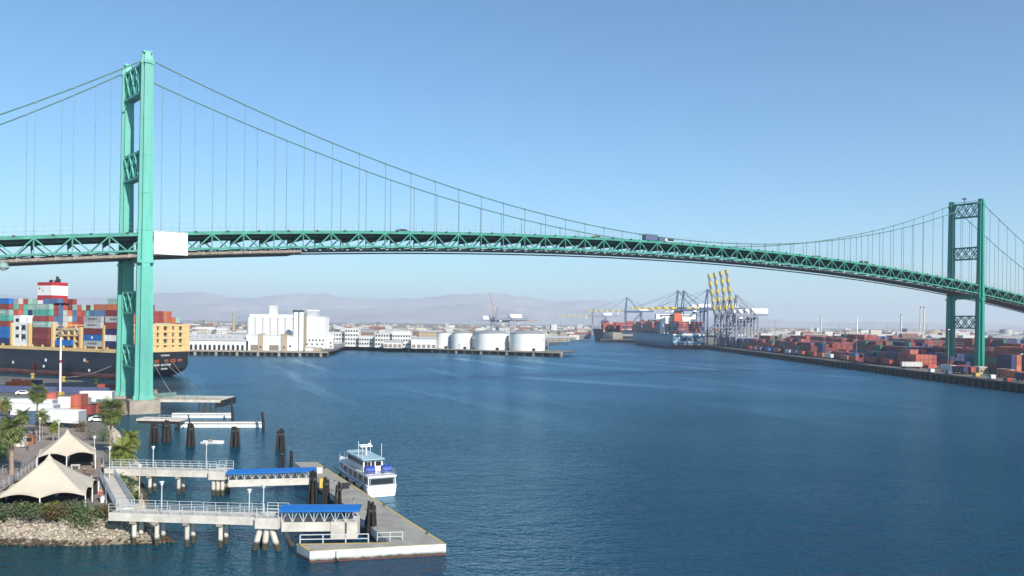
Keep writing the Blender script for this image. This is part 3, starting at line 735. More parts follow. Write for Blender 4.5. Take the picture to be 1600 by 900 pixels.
# ---------------------------------------------------------------- the two piers with blue-roofed gangways
def pier(label, A, B, wd, z, gd, piles, rails_sp, head, gw, roofz, floorz, encl=None, batter=None):
    """A, B: shore and water end (x, y); head: length of the concrete head; gw: end point of the steel gangway"""
    A, B, E_ = Vector(A), Vector(B), Vector(gw); d = (B - A).normalized(); ang = math.atan2(d.y, d.x); L = (B - A).length
    t = thing('pier', label, 'pier', (A.x, A.y, 0), ang)
    n = max(1, int(L / 9))
    for i in range(n):
        MB().bb(L * i / n + .02, L * (i + 1) / n - .02, -wd / 2, wd / 2, z - .35, z).build('deck_slab', M_pale, t)
        for y in (-wd / 2 + .22, wd / 2 - .22): MB().bb(L * i / n + .02, L * (i + 1) / n - .02, y - .2, y + .2, z - gd, z - .36).build('girder', M_pale, t)
    for x in piles:
        zb = -1.5
        for y in (-wd / 2 + .5, wd / 2 - .5): MB().tube([(x, y, zb), (x, y, z - gd + .02)], .29, 12).build('pile', M_pile, t)
        MB().bb(x - .38, x + .38, -wd / 2 - .03, wd / 2 + .03, z - gd - .32, z - gd + .01).build('pile_cap', M_conc, t)
    for y in (-wd / 2 + .08, wd / 2 - .08): rail(MB(), (0, y, z), (L, y, z), 1.15, rails_sp, 3, .045).build('railing', M_rail, t)
    # concrete head
    MB().bb(L + .01, L + head, -wd / 2 - .6, wd / 2 + .6, z - gd - .25, z + .06).build('head_block', M_pale, t)
    rail(MB(), (L + .2, wd / 2 + .5, z + .06), (L + head, wd / 2 + .5, z + .06), 1.15, 1.0, 3, .06).build('railing', M_rail, t)
    rail(MB(), (L + .2, -wd / 2 - .5, z + .06), (L + head, -wd / 2 - .5, z + .06), 1.15, 1.0, 3, .06).build('railing', M_rail, t)
    if batter:
        for x0, x1, y in batter: MB().tube([(L + x0, y * 1.15, -1.5), (L + x1, y, z - gd - .2)], .37, 12).build('batter_pile', M_pile, t)
    else:
        for x in (.6, head / 2, head - .6):
            for y in (-wd / 2 + .1, wd / 2 - .1): MB().tube([(L + x, y, -1.5), (L + x, y, z - gd - .2)], .32, 10).build('pile', M_pile, t)
    # covered steel gangway
    ge = E_ - A; gx = ge.dot(d); gy = ge.dot(Vector((-d.y, d.x))); x0 = L + head
    g = thing('gangway', label.replace('concrete pier', 'covered gangway').replace('leading to', 'with blue roof beside'), 'gangway', (A.x + d.x * x0, A.y + d.y * x0, 0), ang + math.atan2(gy, gx - x0))
    gl = math.hypot(gx - x0, gy); gh = 0.8
    MB().bb(.05, gl, -1.3, 1.3, floorz - .2, floorz).build('floor', M_pale, g)
    for y in (-1.4, 1.4):
        MB().bb(.05, gl, y - .12, y + .12, floorz - .35, floorz + gh).build('side_girder', M_pale, g)
        tr = MB(); n = max(2, int(gl / 1.25))
        for i in range(n):
            a, e = .05 + (gl - .1) * i / n, .05 + (gl - .1) * (i + 1) / n; m_ = (a + e) / 2
            tr.bar((a, y, floorz + gh), (m_, y, roofz - .1), .07, .09, (0, 1, 0)); tr.bar((m_, y, roofz - .1), (e, y, floorz + gh), .07, .09, (0, 1, 0)); tr.bar((a, y, floorz + gh), (a, y, roofz - .1), .08, .08)
        tr.bar((0, y, roofz - .1), (gl, y, roofz - .1), .1, .12); tr.build('truss', M_rail, g)
    mb = MB(); hw = 1.75
    k = len(mb.v)
    for x in (-.3, gl + .3): mb.v += [(x, -hw, roofz), (x, 0, roofz + .32), (x, hw, roofz), (x, hw, roofz - .22), (x, -hw, roofz - .22)]
    for i in range(5): mb.face((k + i, k + (i + 1) % 5, k + 5 + (i + 1) % 5, k + 5 + i))
    mb.face((k + 4, k + 3, k + 2, k + 1, k)); mb.face((k + 5, k + 6, k + 7, k + 8, k + 9)); mb.build('roof', M_blue, g)
    if encl:
        MB().bb(gl - encl, gl + .1, -1.62, 1.62, 1.45, floorz + gh + .05).build('landing_tower', M_pale, g)
        MB().bb(gl - encl * .45, gl - encl * .38, -1.66, -1.6, 1.5, floorz + gh).build('slot', M_under, g)
    else: MB().bb(gl - 1.0, gl + .2, -1.3, 1.3, 1.45, floorz - .2).build('landing_frame', M_steel, g)
    return t, g
p1a = (XD(182, 107.5), 107.5); p1b = (XD(411, 106.0), 106.0)
pier('concrete pier leading to the lower blue roof in the foreground', p1a, p1b, 2.7, 4.05, 1.0, (3.2, 6.2, 10.2, 14.6), 1.5, 3.0, (XD(563, 106.5), 106.5), 5.1, 2.75, 3.2, [(-.6, .5, -1.2), (.9, 1.3, -1.2), (3.4, 1.8, -1.2), (4.4, 2.5, .9), (-.6, .5, 1.2)])
p2a = (XD(171, 139), 139); p2b = (XD(336, 138.0), 138.0)
pier('concrete pier leading to the upper blue roof behind the first', p2a, p2b, 2.7, 3.95, 1.05, (1.0, 7.7, 12.6), 1.5, 2.7, (XD(494, 141.0), 141.0), 3.75, 1.75)
# ramp from the promenade down to the lower pier
r0, r1 = G(167, 747, zt), Vector((p1a[0] + 1.0, p1a[1] + 1.0, 4.06))
t = thing('access_ramp', 'pale concrete ramp from the promenade down to the lower pier', 'ramp', r0)
q = r1 - r0; MB().bar((0, 0, .25), q + Vector((0, 0, -.1)), 2.2, .35).build('slab', M_pale, t)
pr = Vector((-q.y, q.x, 0)).normalized() * 1.05
for sg in (-1, 1): rail(MB(), pr * sg + Vector((0, 0, .42)), q + pr * sg + Vector((0, 0, .07)), 1.1, 1.6, 3, .06).build('railing', M_rail, t)
for px, d, z, h, lb in [(256, 106.3, 4.05, 3.6, 'lamp post standing on the lower pier over the rocks'), (221, 121, 3.0, 4.2, 'lamp post beside the ramp near the shrubs'), (393, 107.5, 4.05, 2.5, 'lamp post on the far side of the lower pier'), (415, 105.6, 4.1, 3.5, 'lamp post on the head of the lower pier'), (242, 138.6, 3.95, 3.2, 'lamp post on the upper pier near the palm'), (325, 138.2, 3.95, 4.0, 'lamp post on the upper pier before its head'), (188, 146, 2.6, 5.2, 'lamp post among the palms by the upper pier'), (174, 131, 3.2, 5.0, 'lamp post where the upper pier meets the shore'), (150, 148, 3.2, 4.2, 'lamp post right of the far tent'), (94, 151, 3.2, 6.3, 'lamp post with a white lantern behind the far tent left side')]:
    lamp(lb, px, 0, h, z, d)
for px, py, lb in [(62, 690, 'lamp post on the promenade left of the far tent')]: lamp(lb, px, py, 4.5)

# ---------------------------------------------------------------- floating dock, its piles and clutter
PZ = 1.4
FL, R0, R1, L1 = (G(484, 861, PZ).xy, G(697, 849.5, PZ).xy, G(495, 722, PZ).xy, G(460, 722, PZ).xy)
ld = (R1 - R0).normalized(); pd = Vector((-ld.y, ld.x)) 
if pd.x > 0: pd = -pd
BL = FL + ld * 3.2 + Vector((-.9, .3)); KN = R0 + pd * 6.2 + ld * 3.6
poly = [FL, R0, R1, L1, KN, BL]
t = thing('floating_dock', 'long white sided floating dock with yellow edge line beside the boat', 'dock', (R0.x, R0.y, 0))
lp = [(p.x - R0.x, p.y - R0.y) for p in poly]
mb = MB(); k = len(lp); mb.v = [(x, y, PZ) for x, y in lp]; mb.face(tuple(range(k))); mb.build('deck', concrete('dock_deck', (0.31, 0.295, 0.265), scale=.35), t)
M_dockside = mat('white_dock_side', (.60, .59, .565), .6, .2, .8, streak=True, tide=.45)
for i in range(k):
    a, e = lp[i], lp[(i + 1) % k]; MB().quad((*a, PZ - .01), (*e, PZ - .01), (*e, .12), (*a, .12)).build('side', M_dockside, t)
    MB().quad((*a, .125), (*e, .125), (*e, -.6), (*a, -.6)).build('hull_line', mat('red_antifouling', (.16, .05, .04), .8, .3), t)
def edge_line(a, e, off, wdt, m, nm):
    a, e = Vector(a), Vector(e); d = (e - a).normalized(); nn = Vector((-d.y, d.x)) * off; mb = MB(); p0, p1 = a + nn, e + nn; w2 = Vector((-d.y, d.x)) * wdt / 2
    mb.quad((*(p0 - w2), PZ + .008), (*(p1 - w2), PZ + .008), (*(p1 + w2), PZ + .008), (*(p0 + w2), PZ + .008))
    if mb.v[0] and (mb.v[1][0] - mb.v[0][0]) * (mb.v[3][1] - mb.v[0][1]) - (mb.v[1][1] - mb.v[0][1]) * (mb.v[3][0] - mb.v[0][0]) < 0: mb.f[0] = tuple(reversed(mb.f[0]))
    return mb.build(nm, m, t)
edge_line(lp[1], lp[2], .16, .26, M_yel, 'edge_line'); edge_line(lp[0], lp[1], .16, .22, M_yel, 'edge_line'); edge_line(lp[5], lp[0], .16, .3, M_yel, 'edge_line'); edge_line(lp[4], lp[5], .25, .4, M_yel, 'edge_line')
joint = mat('joint_strip', (.33, .28, .2), .9, .2)
for q in (.12, .3, .5, .72, .9):
    a = Vector(lp[1]).lerp(Vector(lp[2]), q); e = a + (pd * 5.0); mb = MB(); w2 = ld * .09
    mb.quad((*(a - w2), PZ + .004), (*(a + w2), PZ + .004), (*(e + w2), PZ + .004), (*(e - w2), PZ + .004)); mb.f[0] = tuple(reversed(mb.f[0])) if pd.cross(ld) > 0 else mb.f[0]; mb.build('joint_strip', joint, t)
fr = Vector((KN.x - R0.x, KN.y - R0.y)); bl = Vector(lp[5])
rail(MB(), (*(bl + Vector((.4, .0))), PZ), (*(fr + Vector((-2.5, -.4))), PZ), 1.1, 2.6, 2, .1).build('railing', M_rail, t)
rail(MB(), (*(fr + Vector((-1.5, .3))), PZ), (*(fr + Vector((1.6, .8))), PZ), 1.1, 1.5, 2, .08).build('railing', M_rail, t)
for q in (.08, .35, .62, .88):
    a = Vector(lp[1]).lerp(Vector(lp[2]), q) + pd * .45; MB().bar((a.x, a.y, PZ), (a.x, a.y, PZ + .28), .16, .16).bar((a.x - .25, a.y, PZ + .3), (a.x + .25, a.y, PZ + .3), .12, .12).build('cleat', M_under, t)
a = Vector(lp[0]).lerp(Vector(lp[1]), .2); MB().tube([(a.x, a.y - .15, .1), (a.x, a.y - .15, 1.3)], .22, 8).build('fender', M_dockside, t)
def dock_box(label, px, py, size, m, nm='equipment_box', cat='box'):
    p = G(px, py, PZ); t_ = thing(nm, label, cat, (p.x, p.y, PZ + .005), .4); MB().box((0, 0, size[2] / 2), size).build('body', m, t_); MB().box((0, 0, size[2] + .04), (size[0] * 1.05, size[1] * 1.05, .08)).build('lid', m, t_)
dock_box('black equipment box on the floating dock beside the boat', 540, 763, (1.1, .9, .75), M_black)
dock_box('yellow cabinet on the floating dock among the timber piles', 503, 762, (.9, .7, 1.5), M_yel, 'cabinet', 'cabinet')
dock_box('small white cabinet at the end of the upper blue roof', 499, 739, (.9, .7, .9), M_white, 'cabinet', 'cabinet')
dock_box('small orange box at the end of the lower blue roof', 575, 798, (.35, .3, .35), mat('orange_paint', (.75, .22, .05), .6, .1))
def pile_post(label, px, py, h, r=.12): 
    p = G(px, py, PZ); t_ = thing('dock_post', label, 'post', (p.x, p.y, PZ + .005)); MB().tube([(0, 0, 0), (0, 0, h)], r, 8).build('shaft', M_steel, t_); MB().lathe([(r * 1.1, h), (r * 1.2, h + .08), (r * .3, h + .16)], n=8).build('cap', M_under, t_)
pile_post('thin dark post on the floating dock near the black box', 523, 768, 1.7); pile_post('thin post standing on the dock behind the lower blue roof', 552, 802, 2.0)

def dolphin(label, px, py, w_, h, lean=0.0, n=5, seed=0, strap=False):
    w_ *= .78
    """cluster of old timber piles standing in the water"""
    rnd = random.Random(seed); p = G(px, py, 0); t = thing('timber_dolphin', label, 'piles', (p.x, p.y, 0), rnd.uniform(0, 6), 'old timber mooring piles')
    for i in range(n):
        a = i * 6.283 / max(1, n - 1); rr = 0 if i == 0 else w_ * .33
        x, y = math.cos(a) * rr, math.sin(a) * rr; hh = h * rnd.uniform(.9, 1.04)
        MB().tube([(x * (1.5 + lean), y * (1.5 + lean), -1.5), (x, y, hh)], [w_ * .2, w_ * .17], 8).build('pile', M_brown, t)
    MB().lathe([(w_ * .52, h * .72), (w_ * .54, h * .76), (w_ * .52, h * .80)], n=10).build('strap', M_under, t)
    if strap: MB().tube([(w_ * 1.0, 0, -.5), (w_ * .75, 0, h * .45), (w_ * .35, 0, h * .85)], w_ * .1, 6).build('brace_pile', M_brown, t)
    return t
for i, (px, py, w_, h, st, lb) in enumerate([(241, 692, 2.0, 4.8, False, 'leftmost timber pile cluster under the small concrete dock'), (259, 690, 1.9, 5.0, True, 'second timber pile cluster under the small concrete dock'), (298, 697, 1.9, 5.1, True, 'timber pile cluster with a slanting brace left of the small white boat'), (367, 698, 2.2, 4.7, True, 'timber pile cluster right of the small white boat'), (438, 703, 2.1, 4.6, False, 'lone square looking timber pile cluster in open water'),
        (441, 731, 1.0, 3.6, False, 'short timber piles at the far end of the floating dock'), (489, 787, 1.5, 5.2, True, 'tall timber piles at the end of the upper blue roof'), (509, 791, 1.3, 4.6, True, 'leaning timber piles beside the yellow cabinet'), (529, 797, 1.3, 4.2, True, 'thick timber piles just behind the lower blue roof'), (580, 838, 1.5, 4.6, True, 'timber piles at the landing tower in front of the dock'), (548, 822, 1.0, 3.0, False, 'dark timber piles hidden behind the landing tower'), (455, 729, .8, 3.2, False, 'thin dark pile pair by the dock end')]):
    dolphin(lb, px, py, w_, h, .3, 6 if w_ > 1.4 else 4, i, st)

# ---------------------------------------------------------------- the white boat at the dock
sp = G(597, 776, 0); bang = math.atan2(ld.y, ld.x)
bt = thing('passenger_boat', 'white two deck harbour boat with blue tubs moored at the floating dock', 'boat', (sp.x, sp.y, 0), bang)
M_bw = mat('boat_white', (.66, .66, .66), .35, .05, .5); M_lb = mat('pale_blue_deck', (.30, .43, .49), .6, .06); M_bg = mat('boat_grey_band', (.2, .22, .24), .5, .08)
BLn, BM = 25.0, 2.45
def hullsec(x):
    f = x / BLn; half = BM * (1 - max(0, (f - .55) / .45) ** 2.2); zd = 1.9 + 1.1 * max(0, (f - .4) / .6) ** 1.6
    return half, zd
mb = MB(); secs = 16
for i in range(secs + 1):
    x = BLn * i / secs; hb_, zd = hullsec(x); hb_ = max(hb_, .05); kf = .86 - .45 * (i / secs) ** 2
    x2 = x - (1.6 * (1 - .0) if i == secs else 0) * 1.0
    for yy, zz, xx in ((-hb_, zd, x), (-hb_ * .97, zd * .45, x - .3 * (i / secs) ** 3 * 2), (-hb_ * kf, -.5, x - 1.8 * (i / secs) ** 4), (hb_ * kf, -.5, x - 1.8 * (i / secs) ** 4), (hb_ * .97, zd * .45, x - .3 * (i / secs) ** 3 * 2), (hb_, zd, x)): mb.v.append((xx, yy, zz))
for i in range(secs):
    for j in range(5): mb.face((i * 6 + j, (i + 1) * 6 + j, (i + 1) * 6 + j + 1, i * 6 + j + 1), j != 2)
    mb.face((i * 6 + 5, (i + 1) * 6 + 5, (i + 1) * 6, i * 6))
mb.face((0, 1, 2, 3, 4, 5)); mb.build('hull', M_bw, bt)
MB().bb(-.04, .0, -2.0, 2.0, .42, .5).build('transom_step', M_bg, bt)
MB().bb(.15, 17.5, -2.1, 2.1, 1.92, 3.15).build('main_cabin', M_bg, bt)
mb = MB(); n = 10; prof = [(0.0, 2.42), (15, 2.42), (18.5, 1.9), (20.2, .7)]
pts = [(-.05, -2.45), (15, -2.45), (18.3, -2.0), (20.2, -.7), (20.2, .7), (18.3, 2.0), (15, 2.45), (-.05, 2.45)]
mb.prism(pts, 3.15, 3.42); mb.build('upper_deck', M_bw, bt)
for x in (.25, 3, 6, 9, 12, 15):
    for y in (-2.3, 2.3): MB().box((x, y, 2.52), (.22, .14, 1.24)).build('stanchion', M_bw, bt)
for k in range(9):
    for y in (-2.11, 2.11): MB().box((2.0 + k * 1.7, y, 2.65), (1.2, .03, .65)).build('cabin_window', M_glass, bt)
MB().box((.12, 0, 2.5), (.04, 3.8, .9)).build('aft_opening', M_glass, bt)
MB().prism([(5.0, -1.75), (14.5, -1.75), (15.6, -1.1), (15.6, 1.1), (14.5, 1.75), (5.0, 1.75)], 3.42, 5.35, .97).build('wheelhouse', M_bw, bt)
MB().prism([(4.6, -1.95), (14.8, -1.95), (16.0, -1.2), (16.0, 1.2), (14.8, 1.95), (4.6, 1.95)], 5.35, 5.5).build('wheelhouse_roof', M_lb, bt)
for y0, y1 in ((-1.4, -.5), (.45, .9), (1.0, 1.45)): MB().box((4.97, (y0 + y1) / 2, 4.65), (.06, y1 - y0, .7)).build('aft_window', M_glass, bt)
MB().box((4.97, 0, 4.3), (.06, .5, 1.6)).build('aft_door', M_black, bt)
for k in range(5):
    for y in (-1.75, 1.75): MB().box((6.2 + k * 1.8, y, 4.7), (1.45, .06, .75)).build('side_window', M_glass, bt)
for y in (-1.45, 1.45):
    tb = MB().tube([(2.3, y - .8, 4.1), (2.3, y + .8, 4.1)], .68, 14).build('blue_tub', mat('tub_blue', (.02, .05, .30), .5, .08), bt)
    MB().box((2.4, y, 3.46), (1.0, 1.2, .1)).build('cradle', M_bw, tb)
mm = MB().tube([(9, 0, 5.5), (9, 0, 7.0)], .14, 8).box((9, 0, 7.05), (.4, 2.2, .16)).tube([(9, -.6, 7.1), (9, -.6, 7.6)], .3, 8).build('radar_mast', M_bw, bt)
MB().box((9.0, .5, 7.35), (.25, 1.6, .16)).build('radar_bar', M_bw, mm)
for x, y, h in ((6, -1.8, 2.4), (12, -1.7, 2.2), (8, 1.7, 2.7), (5.2, 1.8, 2.4)): MB().tube([(x, y, 5.5), (x, y, 5.5 + h)], .045, 5).build('aerial', M_bw, bt)
rl = MB(); prev = None
for i in range(8):
    x = 17.5 + i * .95; hb_, zd = hullsec(x)
    for sg in (-1, 1): rl.bar((x, sg * hb_ * .95, zd), (x, sg * hb_ * .95, zd + .9), .05, .05)
    if prev:
        for sg in (-1, 1): rl.bar((prev[0], sg * prev[1], prev[2] + .9), (x, sg * hb_ * .95, zd + .9), .05, .05)
    prev = (x, hb_ * .95, zd)
rl.build('bow_rail', M_steel, bt)
r2 = MB()
for sg in (-1, 1): rail(r2, (.3, sg * 2.3, 3.42), (5.0, sg * 2.3, 3.42), .95, 1.2, 3, .04); rail(r2, (5, sg * 2.3, 3.42), (15, sg * 2.3, 3.42), .95, 1.6, 3, .04)
rail(r2, (.3, -2.3, 3.42), (.3, 2.3, 3.42), .95, 1.2, 3, .04); r2.build('deck_rail', M_steel, bt)
MB().bb(.0, 22, -2.52, -2.42, 1.55, 1.75).bb(0, 22, 2.42, 2.52, 1.55, 1.75).build('rubbing_strake', M_bg, bt)
for k in range(4): MB().tube([(3 + k * 4.4, 2.62, 0.4), (3 + k * 4.4, 2.62, 1.4)], .2, 8).build('fender', M_black, bt)

# ---------------------------------------------------------------- small docks by the near tower, skiff
def dock_float(label, pxa, pxb, py, d_w, h, m_top):
    a, e = G(pxa, py, 0), G(pxb, py, 0); t = thing('float_boom', label, 'float', (a.x, a.y, 0), math.atan2(e.y - a.y, e.x - a.x)); L = (e - a).length
    n = 4
    for i in range(n): MB().bb(L * i / n + .05, L * (i + 1) / n - .05, 0, d_w, -.5, h).build('float_section', M_white, t)
    for i in range(2): MB().bb(L * i / 2 + .1, L * (i + 1) / 2 - .1, .25, d_w - .25, h + .004, h + .1).build('walkway', m_top, t)
    MB().bb(0, L, -.08, -.01, h - .5, h - .3).build('fender_strip', M_under, t)
    return L
dock_float('long white floating boom nearer the tower pier', 268, 362, 653, 2.2, 1.3, M_conc); dock_float('longer white floating boom in front ending at a dark pile', 272, 409, 668, 2.2, 1.4, M_conc)
for px, py, h, lb in ((361, 657, 5.0, 'dark curved pile at the end of the nearer white boom'), (409, 671, 4.6, 'dark curved pile at the end of the longer white boom'), (294, 672, 4.0, 'thin dark pile at the start of the longer white boom')):
    p = G(px, py, 0); t = thing('mooring_pile', lb, 'pile', p); MB().tube([(.5, 0, -1), (.35, 0, h * .5), (0, 0, h)], [.42, .40, .3] if px != 294 else [.18] * 3, 9).build('shaft', M_brown, t); MB().lathe([(.33, h), (.2, h + .15)] if px != 294 else [(.2, h), (.1, h + .1)], n=8).build('cap', M_under, t)
pa = G(213, 655, 2.6); t = thing('concrete_jetty', 'small concrete jetty on dark piles in front of the tower pier', 'jetty', (pa.x, pa.y, 0), -.05)
MB().bb(0, 11.5, 0, 4.5, 2.2, 2.75).build('deck', M_pale, t); MB().bb(.3, 11.2, .2, .6, 1.5, 2.19).build('beam', M_brown, t)
for x in (4.5, 8, 11): MB().tube([(x, .6, -1), (x, .6, 2.19)], .35, 8).build('pile', M_brown, t)
rail(MB(), (6, .2, 2.75), (11.4, .2, 2.75), 1.0, 1.2, 2, .06).build('railing', M_rail, t)
pa = G(238, 628, 3.0); t = thing('concrete_jetty', 'grey jetty with pile row behind the near tower', 'jetty', (pa.x, pa.y, 0), .02)
MB().bb(0, 21, 0, 14, 3.0, 3.8).build('deck', M_pale, t)
for x in (14.5, 16.2, 17.8, 19.4): MB().tube([(x, .7, -1), (x, .7, 3.0)], .38, 8).build('pile', M_under, t)
MB().bb(19.5, 21.6, .2, 13.8, 1.6, 3.6).build('fender', M_black, t); MB().bb(0, 21, 0, .25, 3.8, 4.3).build('kerb', M_conc, t)
rail(MB(), (0, 5, 3.8), (14, 5, 3.8), 1.3, 2, 3, .08).build('railing', M_g2, t)
p = G(333, 693, 0); t = thing('skiff', 'small white open boat drifting between the timber piles', 'boat', p, .05)
mb = MB(); 
for i in range(9):
    x = -2.6 + 5.2 * i / 8; hh = .95 * (1 - max(0, (i - 4) / 4) ** 2) + .03
    for yy, zz in ((-hh, .55), (-hh * .7, -.15), (hh * .7, -.15), (hh, .55), (hh * .85, .5), (hh * .6, .12), (-hh * .6, .12), (-hh * .85, .5)): mb.v.append((x, yy, zz + .12 * (i / 8) ** 2))
for i in range(8):
    for j in range(8): mb.face((i * 8 + j, (i + 1) * 8 + j, (i + 1) * 8 + (j + 1) % 8, i * 8 + (j + 1) % 8))
mb.face(tuple(range(8))); mb.build('hull', M_bw, t)
for x in (-1.2, .4): MB().box((x, 0, .38), (.3, 1.4, .06)).build('thwart', M_wood, t)
mb = MB(); rock_mesh(mb, (-.6, 0, .75), .55, rnd); mb.build('cargo_bundle', mat('canvas_brown', (.28, .2, .13), .9, .2), t)

# ---------------------------------------------------------------- people on the promenade
def person(label, px, py, shirt, trousers, hair=(.04, .03, .02), stride=.15, rz=0.0, skin=(.45, .28, .2)):
    p = G(px, py, TOPZ + .013); t = thing('person', label, 'person', p, rz)
    def skinned(name, verts, edges, rad, m, root):
        bm = bmesh.new(); ly = bm.verts.layers.skin.verify(); vs_ = []
        for q, r in zip(verts, rad):
            v = bm.verts.new(q); v[ly].radius = (r, r * .85); vs_.append(v)
        vs_[root][ly].use_root = True
        for a, e in edges: bm.edges.new((vs_[a], vs_[e]))
        me = bpy.data.meshes.new(name); bm.to_mesh(me); bm.free(); me.materials.append(m)
        o = bpy.data.objects.new(name, me); COL.objects.link(o); o.parent = t
        o.modifiers.new('skin', 'SKIN').use_smooth_shade = True; sb_ = o.modifiers.new('sub', 'SUBSURF'); sb_.levels = 1; sb_.render_levels = 1
        return o
    s = stride
    V = [(0, 0, .95), (0, 0, 1.2), (0, 0, 1.42), (0, 0, 1.52), (.01, 0, 1.64), (.02, 0, 1.76), (0, .09, .9), (s * .6, .1, .5), (s, .1, .08), (s + .14, .1, .03), (0, -.09, .9), (-s * .4, -.1, .5), (-s, -.1, .08), (-s + .14, -.1, .03), (0, .19, 1.4), (-.04, .24, 1.12), (.06, .24, .86), (.1, .24, .77), (0, -.19, 1.4), (.02, -.24, 1.12), (.12, -.24, .88), (.16, -.24, .79)]
    E_ = [(0, 1), (1, 2), (2, 3), (3, 4), (4, 5), (0, 6), (6, 7), (7, 8), (8, 9), (0, 10), (10, 11), (11, 12), (12, 13), (2, 14), (14, 15), (15, 16), (16, 17), (2, 18), (18, 19), (19, 20), (20, 21)]
    rd = [.13, .13, .14, .055, .09, .075, .09, .06, .045, .04, .09, .06, .045, .04, .065, .045, .035, .03, .065, .045, .035, .03]
    skinned('body', V, E_, rd, mat('skin_' + label[:12], skin, .6, .05), 0)
    skinned('shirt', [V[0], V[1], V[2], V[14], V[15], V[18], V[19]], [(0, 1), (1, 2), (2, 3), (3, 4), (2, 5), (5, 6)], [.155, .155, .165, .085, .065, .085, .065], mat('shirt_' + label[:16], shirt, .8, .1), 0)
    skinned('trousers', [V[0], V[6], V[7], V[8], V[10], V[11], V[12]], [(0, 1), (1, 2), (2, 3), (0, 4), (4, 5), (5, 6)], [.15, .11, .085, .065, .11, .085, .065], mat('trousers_' + label[:16], trousers, .8, .1), 0)
    skinned('hair', [(0, 0, 1.68), (0, 0, 1.79)], [(0, 1)], [.09, .085], mat('hair_' + label[:12], hair, .7, .05), 0)
person('person in red walking on the promenade right of the near tent', 157, 783, (.45, .03, .04), (.40, .03, .04), rz=1.9)
person('person in white top beside the bins between the tents', 143, 759, (.7, .7, .7), (.05, .06, .1), rz=.6)
person('person in dark clothes near the far tent right post', 148, 732, (.04, .04, .05), (.06, .06, .08), rz=2.4)
person('person in grey standing at the promenade railing', 159, 741, (.25, .25, .27), (.05, .05, .07), rz=-.4)
person('person in black leaning toward the promenade bench area', 132, 747, (.03, .03, .035), (.1, .09, .08), rz=1.2)
person('person in tan jacket in front of the kiosk on the left', 43, 704, (.35, .25, .15), (.06, .06, .08), rz=.2)
# ---------------------------------------------------------------- shipping containers
CC = {'teal': (.09, .40, .33), 'pale green': (.30, .47, .41), 'maroon': (.20, .035, .035), 'coral red': (.46, .11, .075), 'brick red': (.33, .06, .05), 'bright blue': (.02, .16, .50), 'navy': (.025, .03, .12), 'light grey': (.50, .50, .49), 'white': (.72, .72, .70), 'orange': (.52, .17, .07), 'dark green': (.03, .15, .10), 'steel blue': (.09, .17, .32), 'tan': (.45, .36, .26)}
CC = {k: tuple(c * .84 for c in v) for k, v in CC.items()}
CMESH = {}
def cont_mesh(col, L=12.19, Hh=2.82):
    key = (col, L)
    if key not in CMESH:
        m = mat('container_' + col.replace(' ', '_'), CC[col], .55, .26, .5, streak=True, rand=.14)
        mb = MB(); mb.box((0, 0, Hh / 2), (L - .12, 2.34, Hh - .06))
        for x in (-L / 2 + .09, L / 2 - .09):
            for y in (-1.13, 1.13): mb.box((x, y, Hh / 2), (.2, .18, Hh))
        for y in (-1.15, 1.15): mb.box((0, y, Hh - .07), (L - .36, .12, .14)).box((0, y, .09), (L - .36, .12, .18))
        CMESH[key] = mb.mesh('shipping_container', m)
    return CMESH[key]
NCON = 0
def container(col, loc, rz, label, group, L=12.19):
    global NCON
    NCON += 1
    o = bpy.data.objects.new('shipping_container', cont_mesh(col, L)); COL.objects.link(o)
    o.location = loc; o.rotation_euler = (0, 0, rz); return tag(o, label, 'container', group)

# ---------------------------------------------------------------- the large black container ship behind the near tower
M_hull = mat('black_hull', (.014, .016, .022), .45, .25, .12, streak=True)
M_boot = mat('boot_topping', (.17, .065, .055), .7, .3, .2, streak=True)
M_cream = mat('cream_yellow_paint', (.60, .42, .19), .6, .1, .4, streak=True)
M_fred = mat('funnel_red', (.38, .02, .02), .5, .06)
CHh = 2.9
sx = Vector((-.891, .454)); sy_ = Vector((-.454, -.891)); SO = Vector((-178.6, 383.3)) - sy_ * 19.0; SRZ = math.atan2(sx.y, sx.x)
ship = thing('container_ship', 'huge black hulled container ship with cream lashing bridges behind the near tower', 'ship', (SO.x, SO.y, 0), SRZ)
def sw(x, y, z): p = SO + sx * x + sy_ * y; return Vector((p.x, p.y, z))
DK = 12.6
def lerp_tab(tab, x):
    for (a, va), (c, vc) in zip(tab, tab[1:]):
        if a <= x <= c: return va + (vc - va) * (x - a) / (c - a)
    return tab[-1][1]
hbt = [(0, 17.6), (3, 18.6), (10, 19), (150, 19), (190, 14), (214, 4), (222, .3)]; zbt = [(0, 4.4), (3, 2.2), (8, .3), (14, -1), (222, -1)]
xs = [0, 1.5, 3, 6, 10, 14, 30, 60, 100, 150, 170, 190, 205, 214, 222]; mb = MB()
for x in xs:
    hb_, zb = lerp_tab(hbt, x), lerp_tab(zbt, x)
    z2 = max(2.7, zb + 1.9)
    half = [(hb_, DK), (hb_, z2), (hb_ - .5, max(zb + .9, zb)), (hb_ * .82, zb), (0, zb)]
    for y, z in half: mb.v.append((x, y, z))
    for y, z in half[-2::-1]: mb.v.append((x, -y, z))
for i in range(len(xs) - 1):
    for j in range(8):
        mb.cur = 0 if j in (0, 7) or xs[i] < 6 else 1
        mb.face((i * 9 + j, i * 9 + j + 1, (i + 1) * 9 + j + 1, (i + 1) * 9 + j), True)
    mb.cur = 0; mb.face((i * 9 + 8, i * 9, (i + 1) * 9, (i + 1) * 9 + 8))
mb.cur = 0; mb.face(tuple(range(8, -1, -1))); mb.build('hull', [M_hull, M_boot], ship)
MB().bb(1, 150, 16.2, 18.9, DK + .02, DK + 1.6).bb(1, 150, -18.9, -16.2, DK + .02, DK + 1.6).build('hatch_coaming', M_cream, ship)
MB().bb(0.3, 150, -16, 16, DK + .02, DK + 2.4).build('hatch_covers', M_cream, ship)
